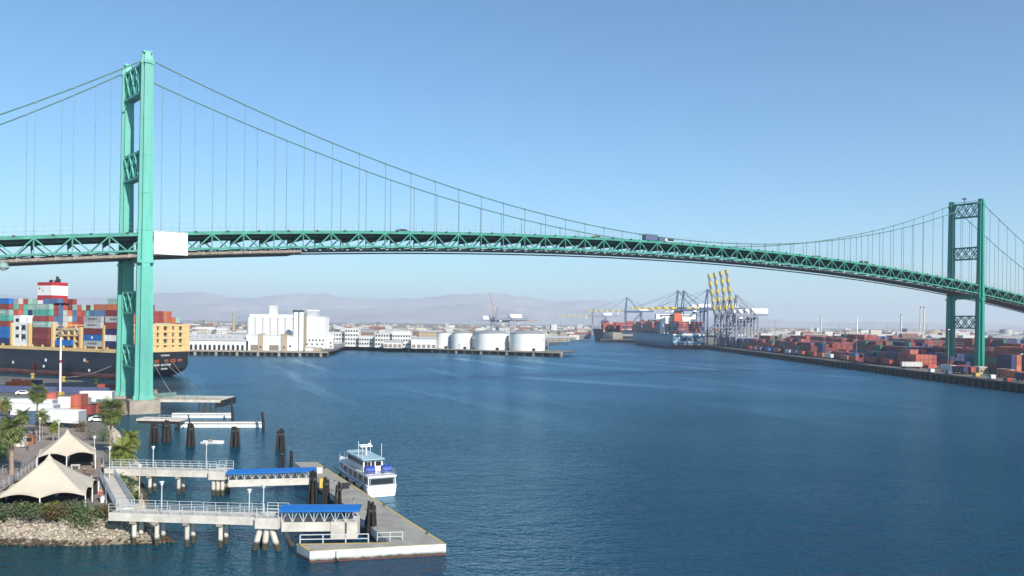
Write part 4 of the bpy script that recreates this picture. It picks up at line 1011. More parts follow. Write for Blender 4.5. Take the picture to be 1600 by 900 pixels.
# stern wall of the lashing bridge with its dark openings
lbz = DK + .03; lw = MB()
cols = [-18.6, -14.2, -12.2, -9.4, -8.0, -5.2, -3.0, -.4, 1.0, 4.0, 6.0, 9.0, 10.5, 13.4, 15, 18.4]
for a, e in zip(cols[::2], cols[1::2]): lw.bb(.35, 1.3, a, e, lbz, lbz + 13.4)
lw.build('stern_lashing_columns', M_cream, ship)
for k in range(5): MB().bb(.25, 1.45, -18.65, 18.45, lbz + .1 + k * 3.1, lbz + 1.15 + k * 3.1).build('stern_lashing_platform', M_cream, ship)
def lashing(x, h, wdt=1.1):
    mb = MB()
    for y in (-17.6, -12, -6, 0, 6, 12, 17.6): mb.bar((x, y, lbz), (x, y, lbz + h), .9, .7)
    n = int(h / 3)
    for k in range(n + 1): mb.bar((x, -18.2, lbz + k * 3.0 + .4), (x, 18.2, lbz + k * 3.0 + .4), wdt, .45)
    mb.bb(x - .7, x + .7, 17.2, 18.8, lbz, lbz + h + 1.2)
    return mb.build('lashing_bridge', M_cream, ship)
for x, h in ((15.0, 11.5), (32.0, 10.5), (52.9, 12.0), (71.4, 12.0), (85.5, 12.0), (101, 12)): lashing(x, h)
for x in (42.5, 38, 47.5):
    for k in range(3): MB().bb(x - 2.0, x + 2.2, 16.6, 17.6, lbz + 4.2 + k * 3.0, lbz + 4.9 + k * 3.0).build('guide_platform', M_cream, ship)
    MB().bb(x - .3, x + .3, 16.6, 17.6, lbz + 1.6, lbz + 10.6).build('guide_post', M_cream, ship)
for x in range(4, 100, 8): MB().bb(x, x + .6, 18.2, 18.95, lbz + 1.6, lbz + 2.6).build('deck_post', M_cream, ship)
# engine casing, funnel
cs = MB(); 
for (a, e, z0, z1) in ((72.6, 84.6, 0, 4.2), (72.6, 74.6, 4.2, 16), (79.0, 84.6, 4.2, 17), (74.6, 79.0, 7.6, 9.0), (74.6, 79, 12.2, 13.4)): cs.bb(a, e, 10, 18.0, lbz + z0, lbz + z1)
cs.build('accommodation_block', M_white, ship)
for (x, z) in ((76.8, 5.9), (76.8, 10.5), (81.5, 6.5), (81.5, 10.5), (81.5, 14.5)): MB().bb(x - 1.3, x + 1.3, 18.0, 18.05, lbz + z - .8, lbz + z + .9).build('opening', M_black, ship)
fx0, fx1 = 72.5, 84.0
def ring(z0, z1, m, nm): MB().bb(fx0, fx1, -3, 6, z0, z1).build(nm, m, ship)
ring(DK, 37.6, M_white, 'funnel_casing'); ring(37.6, 40.2, M_fred, 'funnel_band'); ring(40.2, 45.2, M_white, 'funnel_stack'); ring(45.2, 47.0, M_fred, 'funnel_band')
mk = MB().bb(82.4, 83.0, 6.0, 6.03, 43.0, 44.2).bb(81.4, 82.4, 6.0, 6.03, 43.7, 44.2).bb(79.9, 80.2, 6.0, 6.03, 42.2, 43.4).bb(79.0, 79.9, 6.0, 6.03, 42.2, 42.5); mk.build('funnel_mark', M_black, ship)
for x, h, r in ((74.2, 1.8, .5), (76.2, 3.2, .7), (78.0, 1.2, .4), (80.5, 1.5, .5), (82, 1.3, .5)): MB().tube([(x, .5, 47), (x - .3, .5, 47 + h)], r, 8).build('exhaust_pipe', M_black, ship)
# marks on the stern and side: pale letters too small to read, portholes
tx = MB()
for (y0, n, z, h) in ((-1.5, 8, 10.6, .75), (2.6, 4, 5.9, 1.0), (-1.6, 7, 5.9, 1.0), (-1.6, 6, 4.1, .75)):
    for k in range(n):
        yy = y0 - k * h * .85; tx.bb(-.06, -.02, yy - h * .3, yy - h * .18, z, z + h); tx.bb(-.06, -.02, yy + h * .1, yy + h * .24, z, z + h); tx.bb(-.06, -.02, yy - h * .3, yy + h * .24, z + h * (.4 if k % 2 else .78), z + h * (.6 if k % 2 else .98))
tx.build('stern_lettering', M_white, ship)
M_rust = mat('rust_red_primer', (.50, .10, .03), .8, .3)
for k, (y, wd_) in enumerate(((15, 2.2), (11.5, 1.6), (8.5, 2.4), (4.0, 1.8), (1.0, 2.2), (-4.5, 2.0), (-8.5, 2.6), (-12.5, 2.4))):
    MB().bb(-.1, -.01, y - wd_ / 2, y + wd_ / 2, 7.6 + .3 * (k % 2), 8.9).build('fairlead', M_rust, ship); MB().bb(-.13, -.1, y - wd_ * .3, y + wd_ * .3, 7.9 + .3 * (k % 2), 8.6).build('opening', M_black, ship)
for x, z, r in ((28, 7.9, .9), (24.5, 3.2, .8), (57, 7.0, .9), (83, 5.2, .8), (58.5, 4.0, .8), (102, 5, .6)):
    MB().prism([(x - r * .8, 19.02), (x + r * .8, 19.02), (x + r * .8, 19.06), (x - r * .8, 19.06)], z, z + r * 1.6).build('hull_mark', M_white, ship)
MB().bb(25.2, 27.0, 19.02, 19.07, 7.4, 8.6).build('hull_mark', M_rust, ship)
# containers aboard
def ccol(r, pool): return r.choice(pool)
POOL = ['pale green', 'teal', 'brick red', 'maroon', 'light grey', 'coral red', 'steel blue', 'navy', 'pale green', 'white', 'light grey', 'orange', 'brick red']
rs = random.Random(21); CB = DK + 2.55
LASTC = {}
def aboard(bay, x0, row, tier, col, nb):
    if row > 0:
        if rs.random() < .45: col = LASTC.get((bay, row), LASTC.get((bay, row - 1), col))
        LASTC[(bay, row)] = col
    y = 17.2 - row * 2.52; p = sw(x0 + 6.1, y, CB + tier * CHh)
    rowt = 'outer row' if row == 0 else ordn(row) + ' row inboard'
    container(col, p, SRZ, f"{col} container, {ordn(tier)} tier, {rowt}, {ordn(nb)} bay from the black ship's stern", 'containers aboard the black ship')
near = {1: ['navy', 'white', 'navy', 'brick red', 'light grey', 'maroon'], 2: ['light grey', 'bright blue', 'maroon', 'light grey', 'light grey'],
        4: ['maroon', 'brick red', 'maroon', 'pale green', 'brick red', 'teal', 'pale green'], 5: ['navy', 'bright blue', 'bright blue', 'brick red', 'teal', 'pale green', 'brick red', 'bright blue']}
BX = {1: 2.2, 2: 17.4, 3: 36.5, 4: 56.0, 5: 88.0}
for bay, x0 in BX.items():
    if bay == 3: continue
    for tier, col in enumerate(near[bay]): aboard(bay, x0, 0, tier, col, bay - 1)
for k, x in enumerate((38.5, 44.8)):                                # two short blue boxes in the open bay
    p = sw(x + 3, 17.2, CB); container('bright blue', p, SRZ, ('right' if k == 0 else 'left') + ' short bright blue container in the open bay of the black ship', 'containers aboard the black ship', 6.06)
for row in range(1, 14):                                            # stern bay, seen end on over the cream wall
    top = [6, 7, 7, 7, 7, 7, 7, 6, 6, 6, 6, 5, 5, 4][row]
    for tier in range(4 if row > 0 else 0, top): aboard(1, BX[1], row, tier, rs.choice(['brick red', 'pale green', 'coral red', 'steel blue', 'brick red', 'pale green', 'navy', 'orange']), 0)
for row in range(1, 10):
    top = 6 if row < 2 else (7 if row < 5 else 8)
    for tier in range(max(5, top - 2), top):
        aboard(2, BX[2], row, tier, 'navy' if (row, tier) == (5, 7) else rs.choice(POOL), 1)
for row in range(1, 13):
    top = 8 if row in (2, 3, 5) else 7
    for tier in range(2, top): aboard(4, BX[4] - .0, row, tier, rs.choice(POOL), 3) if not (2 <= row <= 8 and False) else None
for row in range(1, 12):
    top = [7, 7, 8, 8, 8, 8, 7, 8, 8, 7, 7, 7][row]
    for tier in range(top - 3, top): aboard(5, BX[5], row, tier, rs.choice(POOL), 4)
rest = MB()                                                         # the stowage behind the outer rows
for bay, x0 in BX.items():
    hts = 2 if bay == 3 else 5
    lo = 0
    for row in range(1, 14):
        for tier in range(0, {1: 4, 2: 5, 3: 3, 4: 2, 5: 4}[bay]):
            rest.col = CC[rs.choice(POOL)]; p = sw(x0 + 6.1, 17.2 - row * 2.52, CB + tier * CHh + 1.4); rest.box(p, (12.1, 2.4, 2.8), SRZ)
M_box = vcolmat('container_paint_mix')
tag(rest.build('stowed_containers', M_box), kind='stuff')
# pale lettering, too small to read, on some of the outer containers
M_let = mat('white_lettering', (.6, .6, .6), .6, .05); M_letd = mat('dark_lettering', (.06, .06, .07), .6, .05)
def letters(bay, tier, n, dark=False):
    lab = near[bay][tier]; want = f"{lab} container, {ordn(tier)} tier, outer row, {ordn(bay - 1)} bay from the black ship's stern"
    for o in [q for q in bpy.data.objects if q.get('label') == want]:
        mb = MB(); h = .85
        for k in range(n):
            x = (n / 2 - k - .5) * .95; mb.bb(x - .33, x - .15, 1.24, 1.27, 1.1, 1.1 + h); mb.bb(x + .15, x + .33, 1.24, 1.27, 1.1, 1.1 + h); zz = 1.1 + h * (.78, .4, .0)[k % 3]; mb.bb(x - .33, x + .33, 1.241, 1.272, zz, zz + .18)
        mb.build('lettering', M_letd if dark else M_let, o)
for a_ in ((4, 6, 6), (4, 3, 7), (2, 3, 7, True), (2, 4, 7, True), (2, 0, 7, True), (5, 5, 6), (1, 4, 6, True)): letters(*a_)
for o in [q for q in bpy.data.objects if q.get('label', '').startswith('bright blue container, second tier, outer row, second')]: MB().tube([(0, 1.24, 1.4), (0, 1.28, 1.4)], .75, 14).build('emblem', M_let, o)
for o in [q for q in bpy.data.objects if q.get('label', '').startswith('navy container, eighth tier')]:
    mb = MB()
    for k in range(6): mb.bb(1.9 - k * .8, 2.4 - k * .8, 1.24, 1.27, 1.0, 1.8)
    mb.build('lettering', M_let, o)
# mooring lines
M_line = mat('mooring_rope', (.48, .44, .38), .9, .1)
def line(label, a, e, sag=1.0, r=.09):
    a, e = Vector(a), Vector(e); pts = [a.lerp(e, i / 10) - Vector((0, 0, sag * math.sin(math.pi * i / 10))) for i in range(11)]
    tag(MB().tube(pts, r, 5).build('mooring_line', M_line), label, 'rope', 'mooring lines of the black ship')
QZ = TOPZ + .012
bol = [(99, 596, 'yellow bollard by the foot of the high light mast'), (150, 600, 'yellow bollard on the quay left of the tower'), (51, 591, 'yellow bollard below the red pennant')]
for px, py, lb in bol:
    p = G(px, py, QZ); t = thing('bollard', lb, 'bollard', p, 0, 'yellow quay bollards'); MB().lathe([(.75, 0), (.55, .3), (.55, 1.3), (.85, 1.5), (.85, 1.9), (.4, 2.1)], n=10).build('post', M_yel, t); MB().lathe([(1.0, 0), (1.0, .12)], n=10).build('base', M_yel, t)
p = G(99, 596, QZ); line('mooring line from the black hull down to the bollard by the light mast', p + Vector((0, 0, 1.5)), sw(9, 19.1, 6.5), 1.2)
line('left one of two mooring lines hanging from the stern', sw(-.1, -3.5, 7.6), G(306, 605, 3), .6); line('right one of two mooring lines hanging from the stern', sw(-.1, -8, 7.6), G(300, 600, 3), .6)
line('short mooring line under the stern lettering', sw(-.1, 3, 7.6), G(266, 612, 3.8), .4)

# ---------------------------------------------------------------- the terminal yard below the ship
t = thing('light_mast', 'tall white high mast light with a red band in front of the ship', 'light mast', G(94, 617, QZ)); hm_ = 31.0
MB().tube([(0, 0, 0), (0, 0, 10.6)], [.36, .33], 10).tube([(0, 0, 11.6), (0, 0, hm_)], [.32, .16], 10).build('pole', M_white, t); MB().tube([(0, 0, 10.6), (0, 0, 11.6)], .35, 10).build('red_band', M_fred, t)
MB().lathe([(1.5, hm_ - .9), (1.7, hm_ - .8), (1.5, hm_ - .6)], n=12).build('lamp_ring', M_under, t)
for k in range(7): a = k * .9; MB().box((math.cos(a) * 1.9, math.sin(a) * 1.9, hm_ - 1.0), (.8, .8, .6), a).build('floodlight', M_black, t)
MB().box((0, 0, .5), (1.8, 1.8, 1.0)).build('footing', M_yel, t)
t = thing('pennant', 'red pennant on a thin pole in front of the black hull', 'flag', G(51.5, 606, QZ))
MB().tube([(0, 0, 0), (0, 0, 9.5)], .07, 6).build('pole', M_steel, t); MB().grid(lambda u, v: (u * 1.6 - v * .5, .15 * math.sin(u * 5), 9.4 - v * 2.8 - u * .9), 6, 6).build('cloth', M_fred, t)
def wall_run(name, label, cat, pa, pb, h, m, post=None, zb=QZ):
    a, e = G(*pa, zb), G(*pb, zb); L = (e - a).length; t = thing(name, label, cat, a, math.atan2(e.y - a.y, e.x - a.x)); n = max(1, int(L / 6))
    for i in range(n): MB().bb(L * i / n + .03, L * (i + 1) / n - .03, -.06, .06, .15, h).build('panel', m, t)
    for i in range(n + 1): MB().box((L * i / n, .15, h / 2 + .05), (.14, .14, h + .1)).build('post', post or M_steel, t)
wall_run('panel_run', 'long navy panel run standing in for shaded water in front of the ship', 'fence', (-25, 613), (176, 617), 2.4, M_blue1)  # added navy panels, standing in for a strip of shaded water
wall_run('panel_run', 'long grey green panel run standing in for water nearer than the navy one', 'fence', (-25, 629), (163, 634), 1.9, mat('grey_green_panel', (.16, .22, .20), .8, .2))  # added green panels, standing in for a strip of water
wall_run('panel_run', 'pale green mesh fence on the jetty behind the near tower', 'fence', (240, 621), (275, 619), 1.3, mat('pale_green_mesh', (.12, .18, .17), .8, .2), zb=3.8)
# stacked boxes and trailers
def on_yard(px, py): return G(px, py, QZ)
def stack(px, py, rz, items, lab, L=12.19):
    p = on_yard(px, py)
    for k, c in enumerate(items): container(c, (p.x, p.y, QZ + k * 2.85), rz, f"{c} container, {['bottom', 'second', 'third'][k]} one of the {lab}", 'containers in the yard by the palms', L)
stack(81, 646, R(112), ['brick red', 'coral red'], 'stack behind the tall fan palm', 6.06); stack(124, 650, R(100), ['orange', 'coral red'], 'stack right of the white trailer', 6.06)
stack(143, 649, R(96), ['brick red'], 'short stack near the slender fan palm', 6.06); stack(152, 647, R(96), ['coral red'], 'pair beside the near tower pier', 6.06); stack(26, 646, R(100), ['coral red'], 'yard row at the far left', 6.06)
stack(67, 645, R(106), ['orange'], 'row beside the fan palm crown', 6.06); stack(58, 661, R(0), ['steel blue'], 'row behind the young palms', 6.06); stack(168, 613, R(10), ['brick red'], 'quay row beside the tower leg', 6.06)
stack(8, 640, R(95), ['orange'], 'yard row by the left edge', 6.06); stack(50, 606, R(5), ['navy'], 'quayside behind the pennant pole', 6.06)
def trailer(label, px, py, rz, L, m):
    t = thing('semi_trailer', label, 'trailer', on_yard(px, py), rz); n = int(L / 1.2)
    for i in range(n): MB().bb(-L / 2 + L * i / n, -L / 2 + L * (i + 1) / n - .02, -1.28, 1.28, 1.15, 4.05).build('wall_panel', m, t)
    MB().bb(-L / 2 - .03, L / 2 + .03, -1.3, 1.3, 4.05, 4.13).build('roof', M_white, t)
    for y in (-.62, .62): MB().box((L / 2 + .04, y, 2.6), (.06, 1.18, 2.75)).build('rear_door', M_grey, t)
    MB().bb(-L / 2, L / 2, -.5, .5, .8, 1.13).build('chassis', M_under, t); wheels(t, (L / 2 - 1, L / 2 - 2.3), 1.1, .52)
    MB().bb(-L / 2 + 2, -L / 2 + 2.3, -.8, .8, 0, 1.0).build('landing_gear', M_under, t); return t
trailer('long white semi trailer parked behind the far tent', 96, 667, R(-14), 11.5, M_white); trailer('white trailer partly hidden behind the young palms', 55, 656, R(-10), 12.0, M_white)
trailer('white trailer parked beyond the fan palm trunk', 46, 648, R(2), 13.0, M_white); trailer('white trailer between the two orange stacks', 104, 644, R(2), 12.0, M_white)
trailer('white trailer half hidden by the slender fan palm', 152, 633, R(6), 9.0, M_white)
for px, py, m, lb in [(148, 656, M_under, 'black car parked right of the orange stack'), (155, 659, M_white, 'white car parked beside the black one'), (37, 617, M_white, 'white pickup on the quay lane below the ship'), (8, 655, M_blue1, 'blue car at the left edge of the yard')]:
    car(lb, on_yard(px, py), R(10 * (px % 7)), m, 1.0, van='van' in lb)
t = thing('workboat', 'orange workboat hauled out on the quay in front of the ship', 'boat', on_yard(30, 607), .25)
mb = MB()
for i in range(7):
    x = -4 + 8 * i / 6; hh = 1.4 * (1 - max(0, (i - 3) / 3) ** 2) + .05
    for yy, zz in ((-hh, 2.4 + .1 * i), (-hh * .5, .3), (hh * .5, .3), (hh, 2.4 + .1 * i)): mb.v.append((x, yy, zz))
for i in range(6):
    for j in range(4): mb.face((i * 4 + j, (i + 1) * 4 + j, (i + 1) * 4 + (j + 1) % 4, i * 4 + (j + 1) % 4))
mb.face((0, 1, 2, 3)); mb.build('hull', mat('orange_hull', (.65, .14, .05), .5, .1), t); MB().box((-1, 0, 2.9), (2.6, 1.6, 1.2)).build('cabin', mat('orange_hull', (.65, .14, .05)), t)
for x in (-2, 1.5): MB().box((x, 0, .15), (.3, 2.2, .3)).build('cradle', M_under, t)
# high mast lamp just outside the left edge, its head reaching into the picture
DL = 118.0; lpz = ZD(6, 424, DL) - TOPZ
t = thing('street_lamp', 'greenish dome lamp reaching in at the left edge below the bridge', 'street lamp', (XD(-34, DL), DL, TOPZ))
hx = XD(4, DL) - XD(-34, DL)
MB().tube([(0, 0, 0), (0, 0, lpz + 2.0), (.8, 0, lpz + 2.5), (hx, 0, lpz + 1.3)], [.26, .14, .1, .09], 8).build('pole', M_steel, t)
MB().lathe([(.1, lpz + 1.35), (.55, lpz + 1.1), (.8, lpz + .62), (.8, lpz + .5), (.5, lpz + .4)], c=(hx, 0), n=14).build('hood', mat('greenish_glass', (.2, .3, .285), .3, .05), t)
MB().lathe([(.68, lpz + .48), (.5, lpz + .22), (.08, lpz + .1)], c=(hx, 0), n=14).build('bowl', mat('frosted_bowl', (.4, .46, .45), .4, .05), t)
# ---------------------------------------------------------------- mid distance: warehouse, silos, tanks
M_w2 = mat('white_render', (.58, .57, .55), .8, .08, .08, streak=True)
M_silo = mat('silo_white', (.70, .70, .68), .7, .04, .05, streak=True)
M_tan2 = mat('tan_concrete', (.38, .30, .21), .85, .12, .1, streak=True)
M_roofg = mat('grey_roof', (.25, .255, .265), .7, .12, .1)
M_roofp = mat('pale_roof', (.40, .405, .41), .7, .1, .1)
M_door = mat('brown_shutter', (.22, .17, .14), .8, .1)
GQ = 4.0
def bld(name, label, cat, pxa, pxb, d, h, dep, wall, roof=None, wins=(), gable=0.0, z0=GQ, rz=0.0, group=None):
    """a building front from picture column pxa to pxb at distance d; wins: rows of (count, z, w, h, material)"""
    xa, xb = XD(pxa, d), XD(pxb, d); W = xb - xa
    t = thing(name, label, cat, (xa, d, z0), rz, group)
    MB().bb(0, W, 0, dep, -.2, h).build('wall', wall, t)
    mb = MB()
    if gable > 0:
        k = 0; mb.v = [(-.4, -.5, h + .01), (W + .4, -.5, h + .01), (W + .4, dep + .5, h + .01), (-.4, dep + .5, h + .01), (-.4, dep / 2, h + gable), (W + .4, dep / 2, h + gable)]
        for f in ((0, 1, 5, 4), (2, 3, 4, 5), (1, 2, 5), (3, 0, 4), (3, 2, 1, 0)): mb.face(f)
    else: mb.bb(-.25, W + .25, -.25, dep + .25, h + .01, h + .5)
    mb.build('roof', roof or M_roofp, t)
    for n, z, w_, hh, m in wins:
        for i in range(n):
            x = W * (i + .5) / n; o = MB().bb(x - w_ / 2, x + w_ / 2, -.06, .1, z, z + hh).build('window' if m is M_glass else 'door', m, t)
    return t
# pier fronts under the quay edge
def quay_front(label, pa, pb, z1, sp, dark=False):
    a, e = Vector(pa), Vector(pb); L = (e - a).length; t = thing('pile_wharf', label, 'wharf', (a.x, a.y, 0), math.atan2(e.y - a.y, e.x - a.x))
    MB().bb(0, L, -4.0, -.1, z1 - 1.0, z1 + .02).build('deck_edge', M_quayside if dark else M_conc, t)
    n = int(L / sp)
    for i in range(n + 1): MB().bb(L * i / n - .9, L * i / n + .9, -3.6, -2.2, -1, z1 - 1.0).build('pile', M_under if (dark or i % 3) else M_conc, t)
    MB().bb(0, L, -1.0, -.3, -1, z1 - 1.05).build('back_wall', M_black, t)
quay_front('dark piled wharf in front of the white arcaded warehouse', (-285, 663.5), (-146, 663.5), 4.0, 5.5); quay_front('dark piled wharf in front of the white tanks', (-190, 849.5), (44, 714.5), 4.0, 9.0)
t = bld('arcade_warehouse', 'long white waterfront warehouse with a row of dark arched bays', 'warehouse', 288, 388, 668, 7.6, 22, M_w2, M_roofp, (), 5.0)
for i in range(13):
    x = 2 + i * 3.75; mb = MB(); pts = [(x - .95, 0.2), (x + .95, .2), (x + .95, 3.4)] + [(x + .95 * math.cos(a * math.pi / 6), 3.4 + .95 * math.sin(a * math.pi / 6)) for a in range(1, 6)] + [(x - .95, 3.4)]
    k = len(pts); mb.v = [(a, -.12, c) for a, c in pts] + [(a, .2, c) for a, c in pts]; mb.face(tuple(reversed(range(k))))
    for j in range(k): mb.face((j, (j + 1) % k, k + (j + 1) % k, k + j))
    mb.build('arch', M_black, t)
for i in range(9): MB().box((3 + i * 5.4, 5, 10.5), (.8, .8, 1.0)).build('roof_vent', M_roofg, t)
bld('quay_building', 'white flat roofed quay building with two brown shutters below the silos', 'building', 385, 443, 668, 12.4, 16, M_w2, M_w2, ((2, .3, 7.6, 4.2, M_door),))
for a, e, lb in ((404, 411, 'left tan stair tower on the quay building front'), (440, 448, 'right tan stair tower on the quay building front')): bld('stair_tower', lb, 'tower', a, e, 667.2, 13.2, 8, M_tan2, M_tan2, ((1, 2, 1.2, 1.6, M_glass),))
bld('quay_building', 'narrow white annex between tan stair tower and tall tan tower', 'building', 448.5, 459, 669, 11.8, 14, M_w2, M_w2, ((1, 3, 1.4, 1.6, M_glass),)); bld('quay_building', 'low white shed at the tip of the wharf', 'building', 477, 489, 669, 2.9, 8, M_w2); bld('quay_building', 'small cream shed at the tip of the wharf beside the white one', 'building', 490, 501, 671, 2.4, 7, M_tan2)
bld('grain_tower', 'tall tan and white elevator tower with dark caps beside the silos', 'tower', 458, 474.5, 675, 29.5, 10, M_tan2, M_tan2)
for k, px in enumerate((462, 470.5)):
    t = thing('silo_column', ('left' if k == 0 else 'right') + ' white column of the tan elevator tower with dark cap', 'silo', (XD(px, 673), 673.0, GQ)); MB().lathe([(2.0, 0), (2.0, 31.5)], n=14).build('shaft', M_silo, t); MB().lathe([(2.4, 31.5), (2.4, 32.6), (.5, 33.2)], n=14).build('cap', M_under, t)
for k in range(6):
    px = 392.5 + k * 11.7; t = thing('grain_silo', f'tall white grain silo, {ordn(k)} from the left in the silo row', 'silo', (XD(px, 705), 705.0, GQ), 0, 'white grain silos'); MB().lathe([(3.42, 0), (3.42, 26.0)], n=20).build('shaft', M_silo, t); MB().lathe([(3.5, 26.0), (3.5, 26.5), (.3, 26.9)], n=20).build('cap', M_silo, t)
bld('silo_gallery', 'white gallery running along the top of the silo row', 'building', 390, 458, 703, 2.0, 7, M_silo, M_silo, (), z0=GQ + 27.0)
bld('elevator_house', 'small white elevator house on the silo gallery', 'building', 421, 431, 704, 6.0, 5, M_silo, M_silo, (), 1.2, z0=GQ + 29.6)
bld('grain_store', 'white block with stepped roof right of the tan elevator tower', 'building', 476, 508, 730, 27.5, 16, M_silo, M_silo, ((6, 6.5, 1.4, 1.6, M_glass), (4, 3.0, 1.4, 1.6, M_glass)))
bld('elevator_house', 'grey topped house on the stepped white block', 'building', 480, 496, 733, 4.5, 8, M_roofp, M_silo, (), 1.5, z0=GQ + 28.1)
# white offices and sheds between silos and tanks
OFF = [(508, 538, 812, 13, 3, 'white three storey office block just right of the silos'), (539, 560, 806, 17, 4, 'taller white office block with window rows near the wharf'), (561, 585, 800, 10, 2, 'white two storey building with a dark car deck'), (586, 612, 790, 12, 3, 'white building with balconies left of the low sheds'), (613, 642, 786, 15, 3, 'white apartment like block with square windows')]
for a, e, d, h, n, lb in OFF: bld('office_block', lb, 'building', a, e, d, h, 14, M_w2, M_w2, tuple((max(3, int((e - a) / 4)), 2 + i * 4.0, 1.5, 1.8, M_glass) for i in range(n)))
for a, e, d, h, lb, m in [(643, 682, 772, 9, 'long white shed left of the tanks', M_w2), (600, 628, 775, 5.5, 'white awning roofed waterfront pavilion', M_w2), (655, 690, 800, 15, 'tan warehouse behind the long white shed', M_tan2), (520, 545, 845, 8, 'white sheds at the wharf corner behind the silos', M_w2)]: bld('shed', lb, 'shed', a, e, d, h, 12, m, M_roofp, ((max(2, int((e - a) / 7)), .4, 3.0, 3.0, M_door),), 1.6)
for k, (a, e, y0, d) in enumerate(((683, 706, 545, 778), (706, 739, 547, 768), (742, 796, 550, 756), (796, 852, 552, 744))):
    c = (a + e) / 2; r = XD(e, d) - XD(c, d); h = 14.2 + .3 * k
    t = thing('storage_tank', ['small white tank at the left end of the tank row', 'second white tank from the left with a curved shadow', 'large white tank left of the rightmost one', 'rightmost large white tank by the wharf tip'][k], 'tank', (XD(c, d + r), d + r * .6, GQ), 0, 'white storage tanks')
    MB().lathe([(r, 0), (r, h)], n=40).build('shell', M_silo, t)
    for q in range(5): MB().lathe([(r + .02, h * q / 5 + .1), (r + .07, h * q / 5 + .16), (r + .02, h * q / 5 + .22)], n=40).build('weld_ring', M_silo, t)
    MB().lathe([(r + .15, h), (r + .15, h + .35), (r * .75, h + r * .11), (r * .4, h + r * .18), (.2, h + r * .2)], n=40).build('dome_roof', M_roofg, t)
    MB().box((r * .35, -r * .96, 1.2), (2.6, 1.6, 2.2)).build('valve_box', M_black, t)
    st = MB(); 
    for q in range(14): a_ = -1.2 + q * .09; st.box((math.cos(a_) * (r + .5), math.sin(a_) * (r + .5), h * (q + 1) / 14), (1.0, .8, .15), a_)
    st.build('stair', M_steel, t)
for px, d, lb in [(857, 742, 'light pole at the wharf tip right of the tanks'), (731, 752, 'light pole before the second tank')]:
    t = thing('light_pole', lb, 'light pole', (XD(px, d), d, GQ)); MB().tube([(0, 0, 0), (0, 0, 14)], .22, 6).build('pole', M_steel, t); MB().box((0, 0, 14.1), (1.6, .5, .35)).build('lamp_head', M_white, t)

# ---------------------------------------------------------------- quay cranes
M_cb = mat('crane_blue', (.07, .11, .20), .5, .12, .2); M_cg = mat('crane_grey', (.22, .235, .29), .5, .12, .2); M_cy = mat('crane_yellow', (.60, .44, .04), .5, .08); M_cw = mat('crane_house_white', (.72, .74, .76), .5, .06)
M_cr = mat('crane_red', (.42, .17, .14), .6, .1)
def crane(label, X, d, m, zg=44.0, zap=70.0, out=58.0, raised=False, back=22.0, rz=0.0, bands=True, z0=4.0, gauge=28.0, wid=17.0, blen=None, lean=79, group='ship to shore cranes', bm_=None):
    """origin at the waterside rail, -x over the water"""
    t = thing('quay_crane', label, 'crane', (X, d, z0), rz, group); zg -= z0; zap -= z0
    for x in (0, gauge):
        for y in (-wid / 2, wid / 2):
            o = MB().bar((x, y, 0), (x, y, zg if x else zg + 3), 1.9, 1.6).build('leg', m, t); MB().box((x, y, .7), (1.6, 4.6, 1.4)).build('bogie', M_under, o)
        MB().bar((x, -wid / 2, 11), (x, wid / 2, 11), 1.2, 1.8).build('sill_beam', m, t); MB().bar((x, -wid / 2, zg - 3), (x, wid / 2, zg - 3), 1.2, 1.6).build('cross_beam', m, t)
    for y in (-wid / 2, wid / 2):
        MB().bar((0, y, 11), (gauge, y, 11), 1.2, 1.8).build('portal_beam', m, t); MB().bar((0, y, 12), (gauge, y, zg - 2), .9, .9, (0, 1, 0)).build('diagonal', m, t); MB().bar((0, y, zg - .8), (gauge, y, zg - .8), 1.0, 1.5).build('portal_beam', m, t)
    for y in (-3.2, 3.2): MB().bb(-2, gauge + back, y - .7, y + .7, zg, zg + 2.2).build('girder', m, t)
    for s in (-1, 1): MB().bar((0, s * wid / 2, zg + 3), (2, s * 1.6, zap), 1.3, 1.1).build('apex_leg', m, t); MB().bar((gauge, s * wid / 2 * .8, zg), (2, s * 1.6, zap), .6, .6).build('back_leg', m, t)
    MB().box((2, 0, zap + .3), (3.0, 4.6, 1.6)).build('apex_head', m, t)
    MB().bb(gauge - 6, gauge + 12, -4.0, 4.0, zg + 2.3, zg + 8.0).build('machinery_house', M_cw, t)
    MB().bb(-16 if not raised else 5, -12 if not raised else 9, -1.6, 1.6, zg - 3.6, zg - .4).build('operator_cab', M_cw, t)
    el = R(lean) if raised else 0.0; bl = blen or out; dx, dzz = -math.cos(el), math.sin(el)
    def bp(q, y, o=0): return (-2 + dx * bl * q, y, zg + 1.2 + dzz * bl * q + o)
    bo = None
    for y in (-2.6, 2.6):
        o = MB().bar(bp(0, y), bp(1, y), 1.3, 2.3, (0, 1, 0)).build('boom', bm_ or (M_cg if raised else m), t); bo = bo or o
        if bands:
            for k in range(5 if raised else 6):
                q = .12 + k * (.20 if raised else .155); MB().bar(bp(q, y), bp(min(1.0, q + .095), y), 1.9, 3.2 if raised else 2.7, (0, 1, 0)).build('yellow_band', M_cy, o)
    for q in (.1, .3, .5, .7, .9, 1.0): MB().bar(bp(q, -2.6), bp(q, 2.6), .8, .8).build('boom_tie', bm_ or (M_cg if raised else m), t)
    if not raised:
        for q in (.45, .95):
            for y in (-1.8, 1.8): MB().bar((2, y, zap), bp(q, y * 1.4, 1), .28, .28).build('stay', m, t)
    else:
        for y in (-1.8, 1.8): MB().bar((2, y, zap), bp(.62, y * 1.3), .25, .25).build('stay', m, t)
    for y in (-1.8, 1.8): MB().bar((2, y, zap), (gauge + back - 1, y * 1.6, zg + 2), .28, .28).build('back_stay', m, t)
    return t
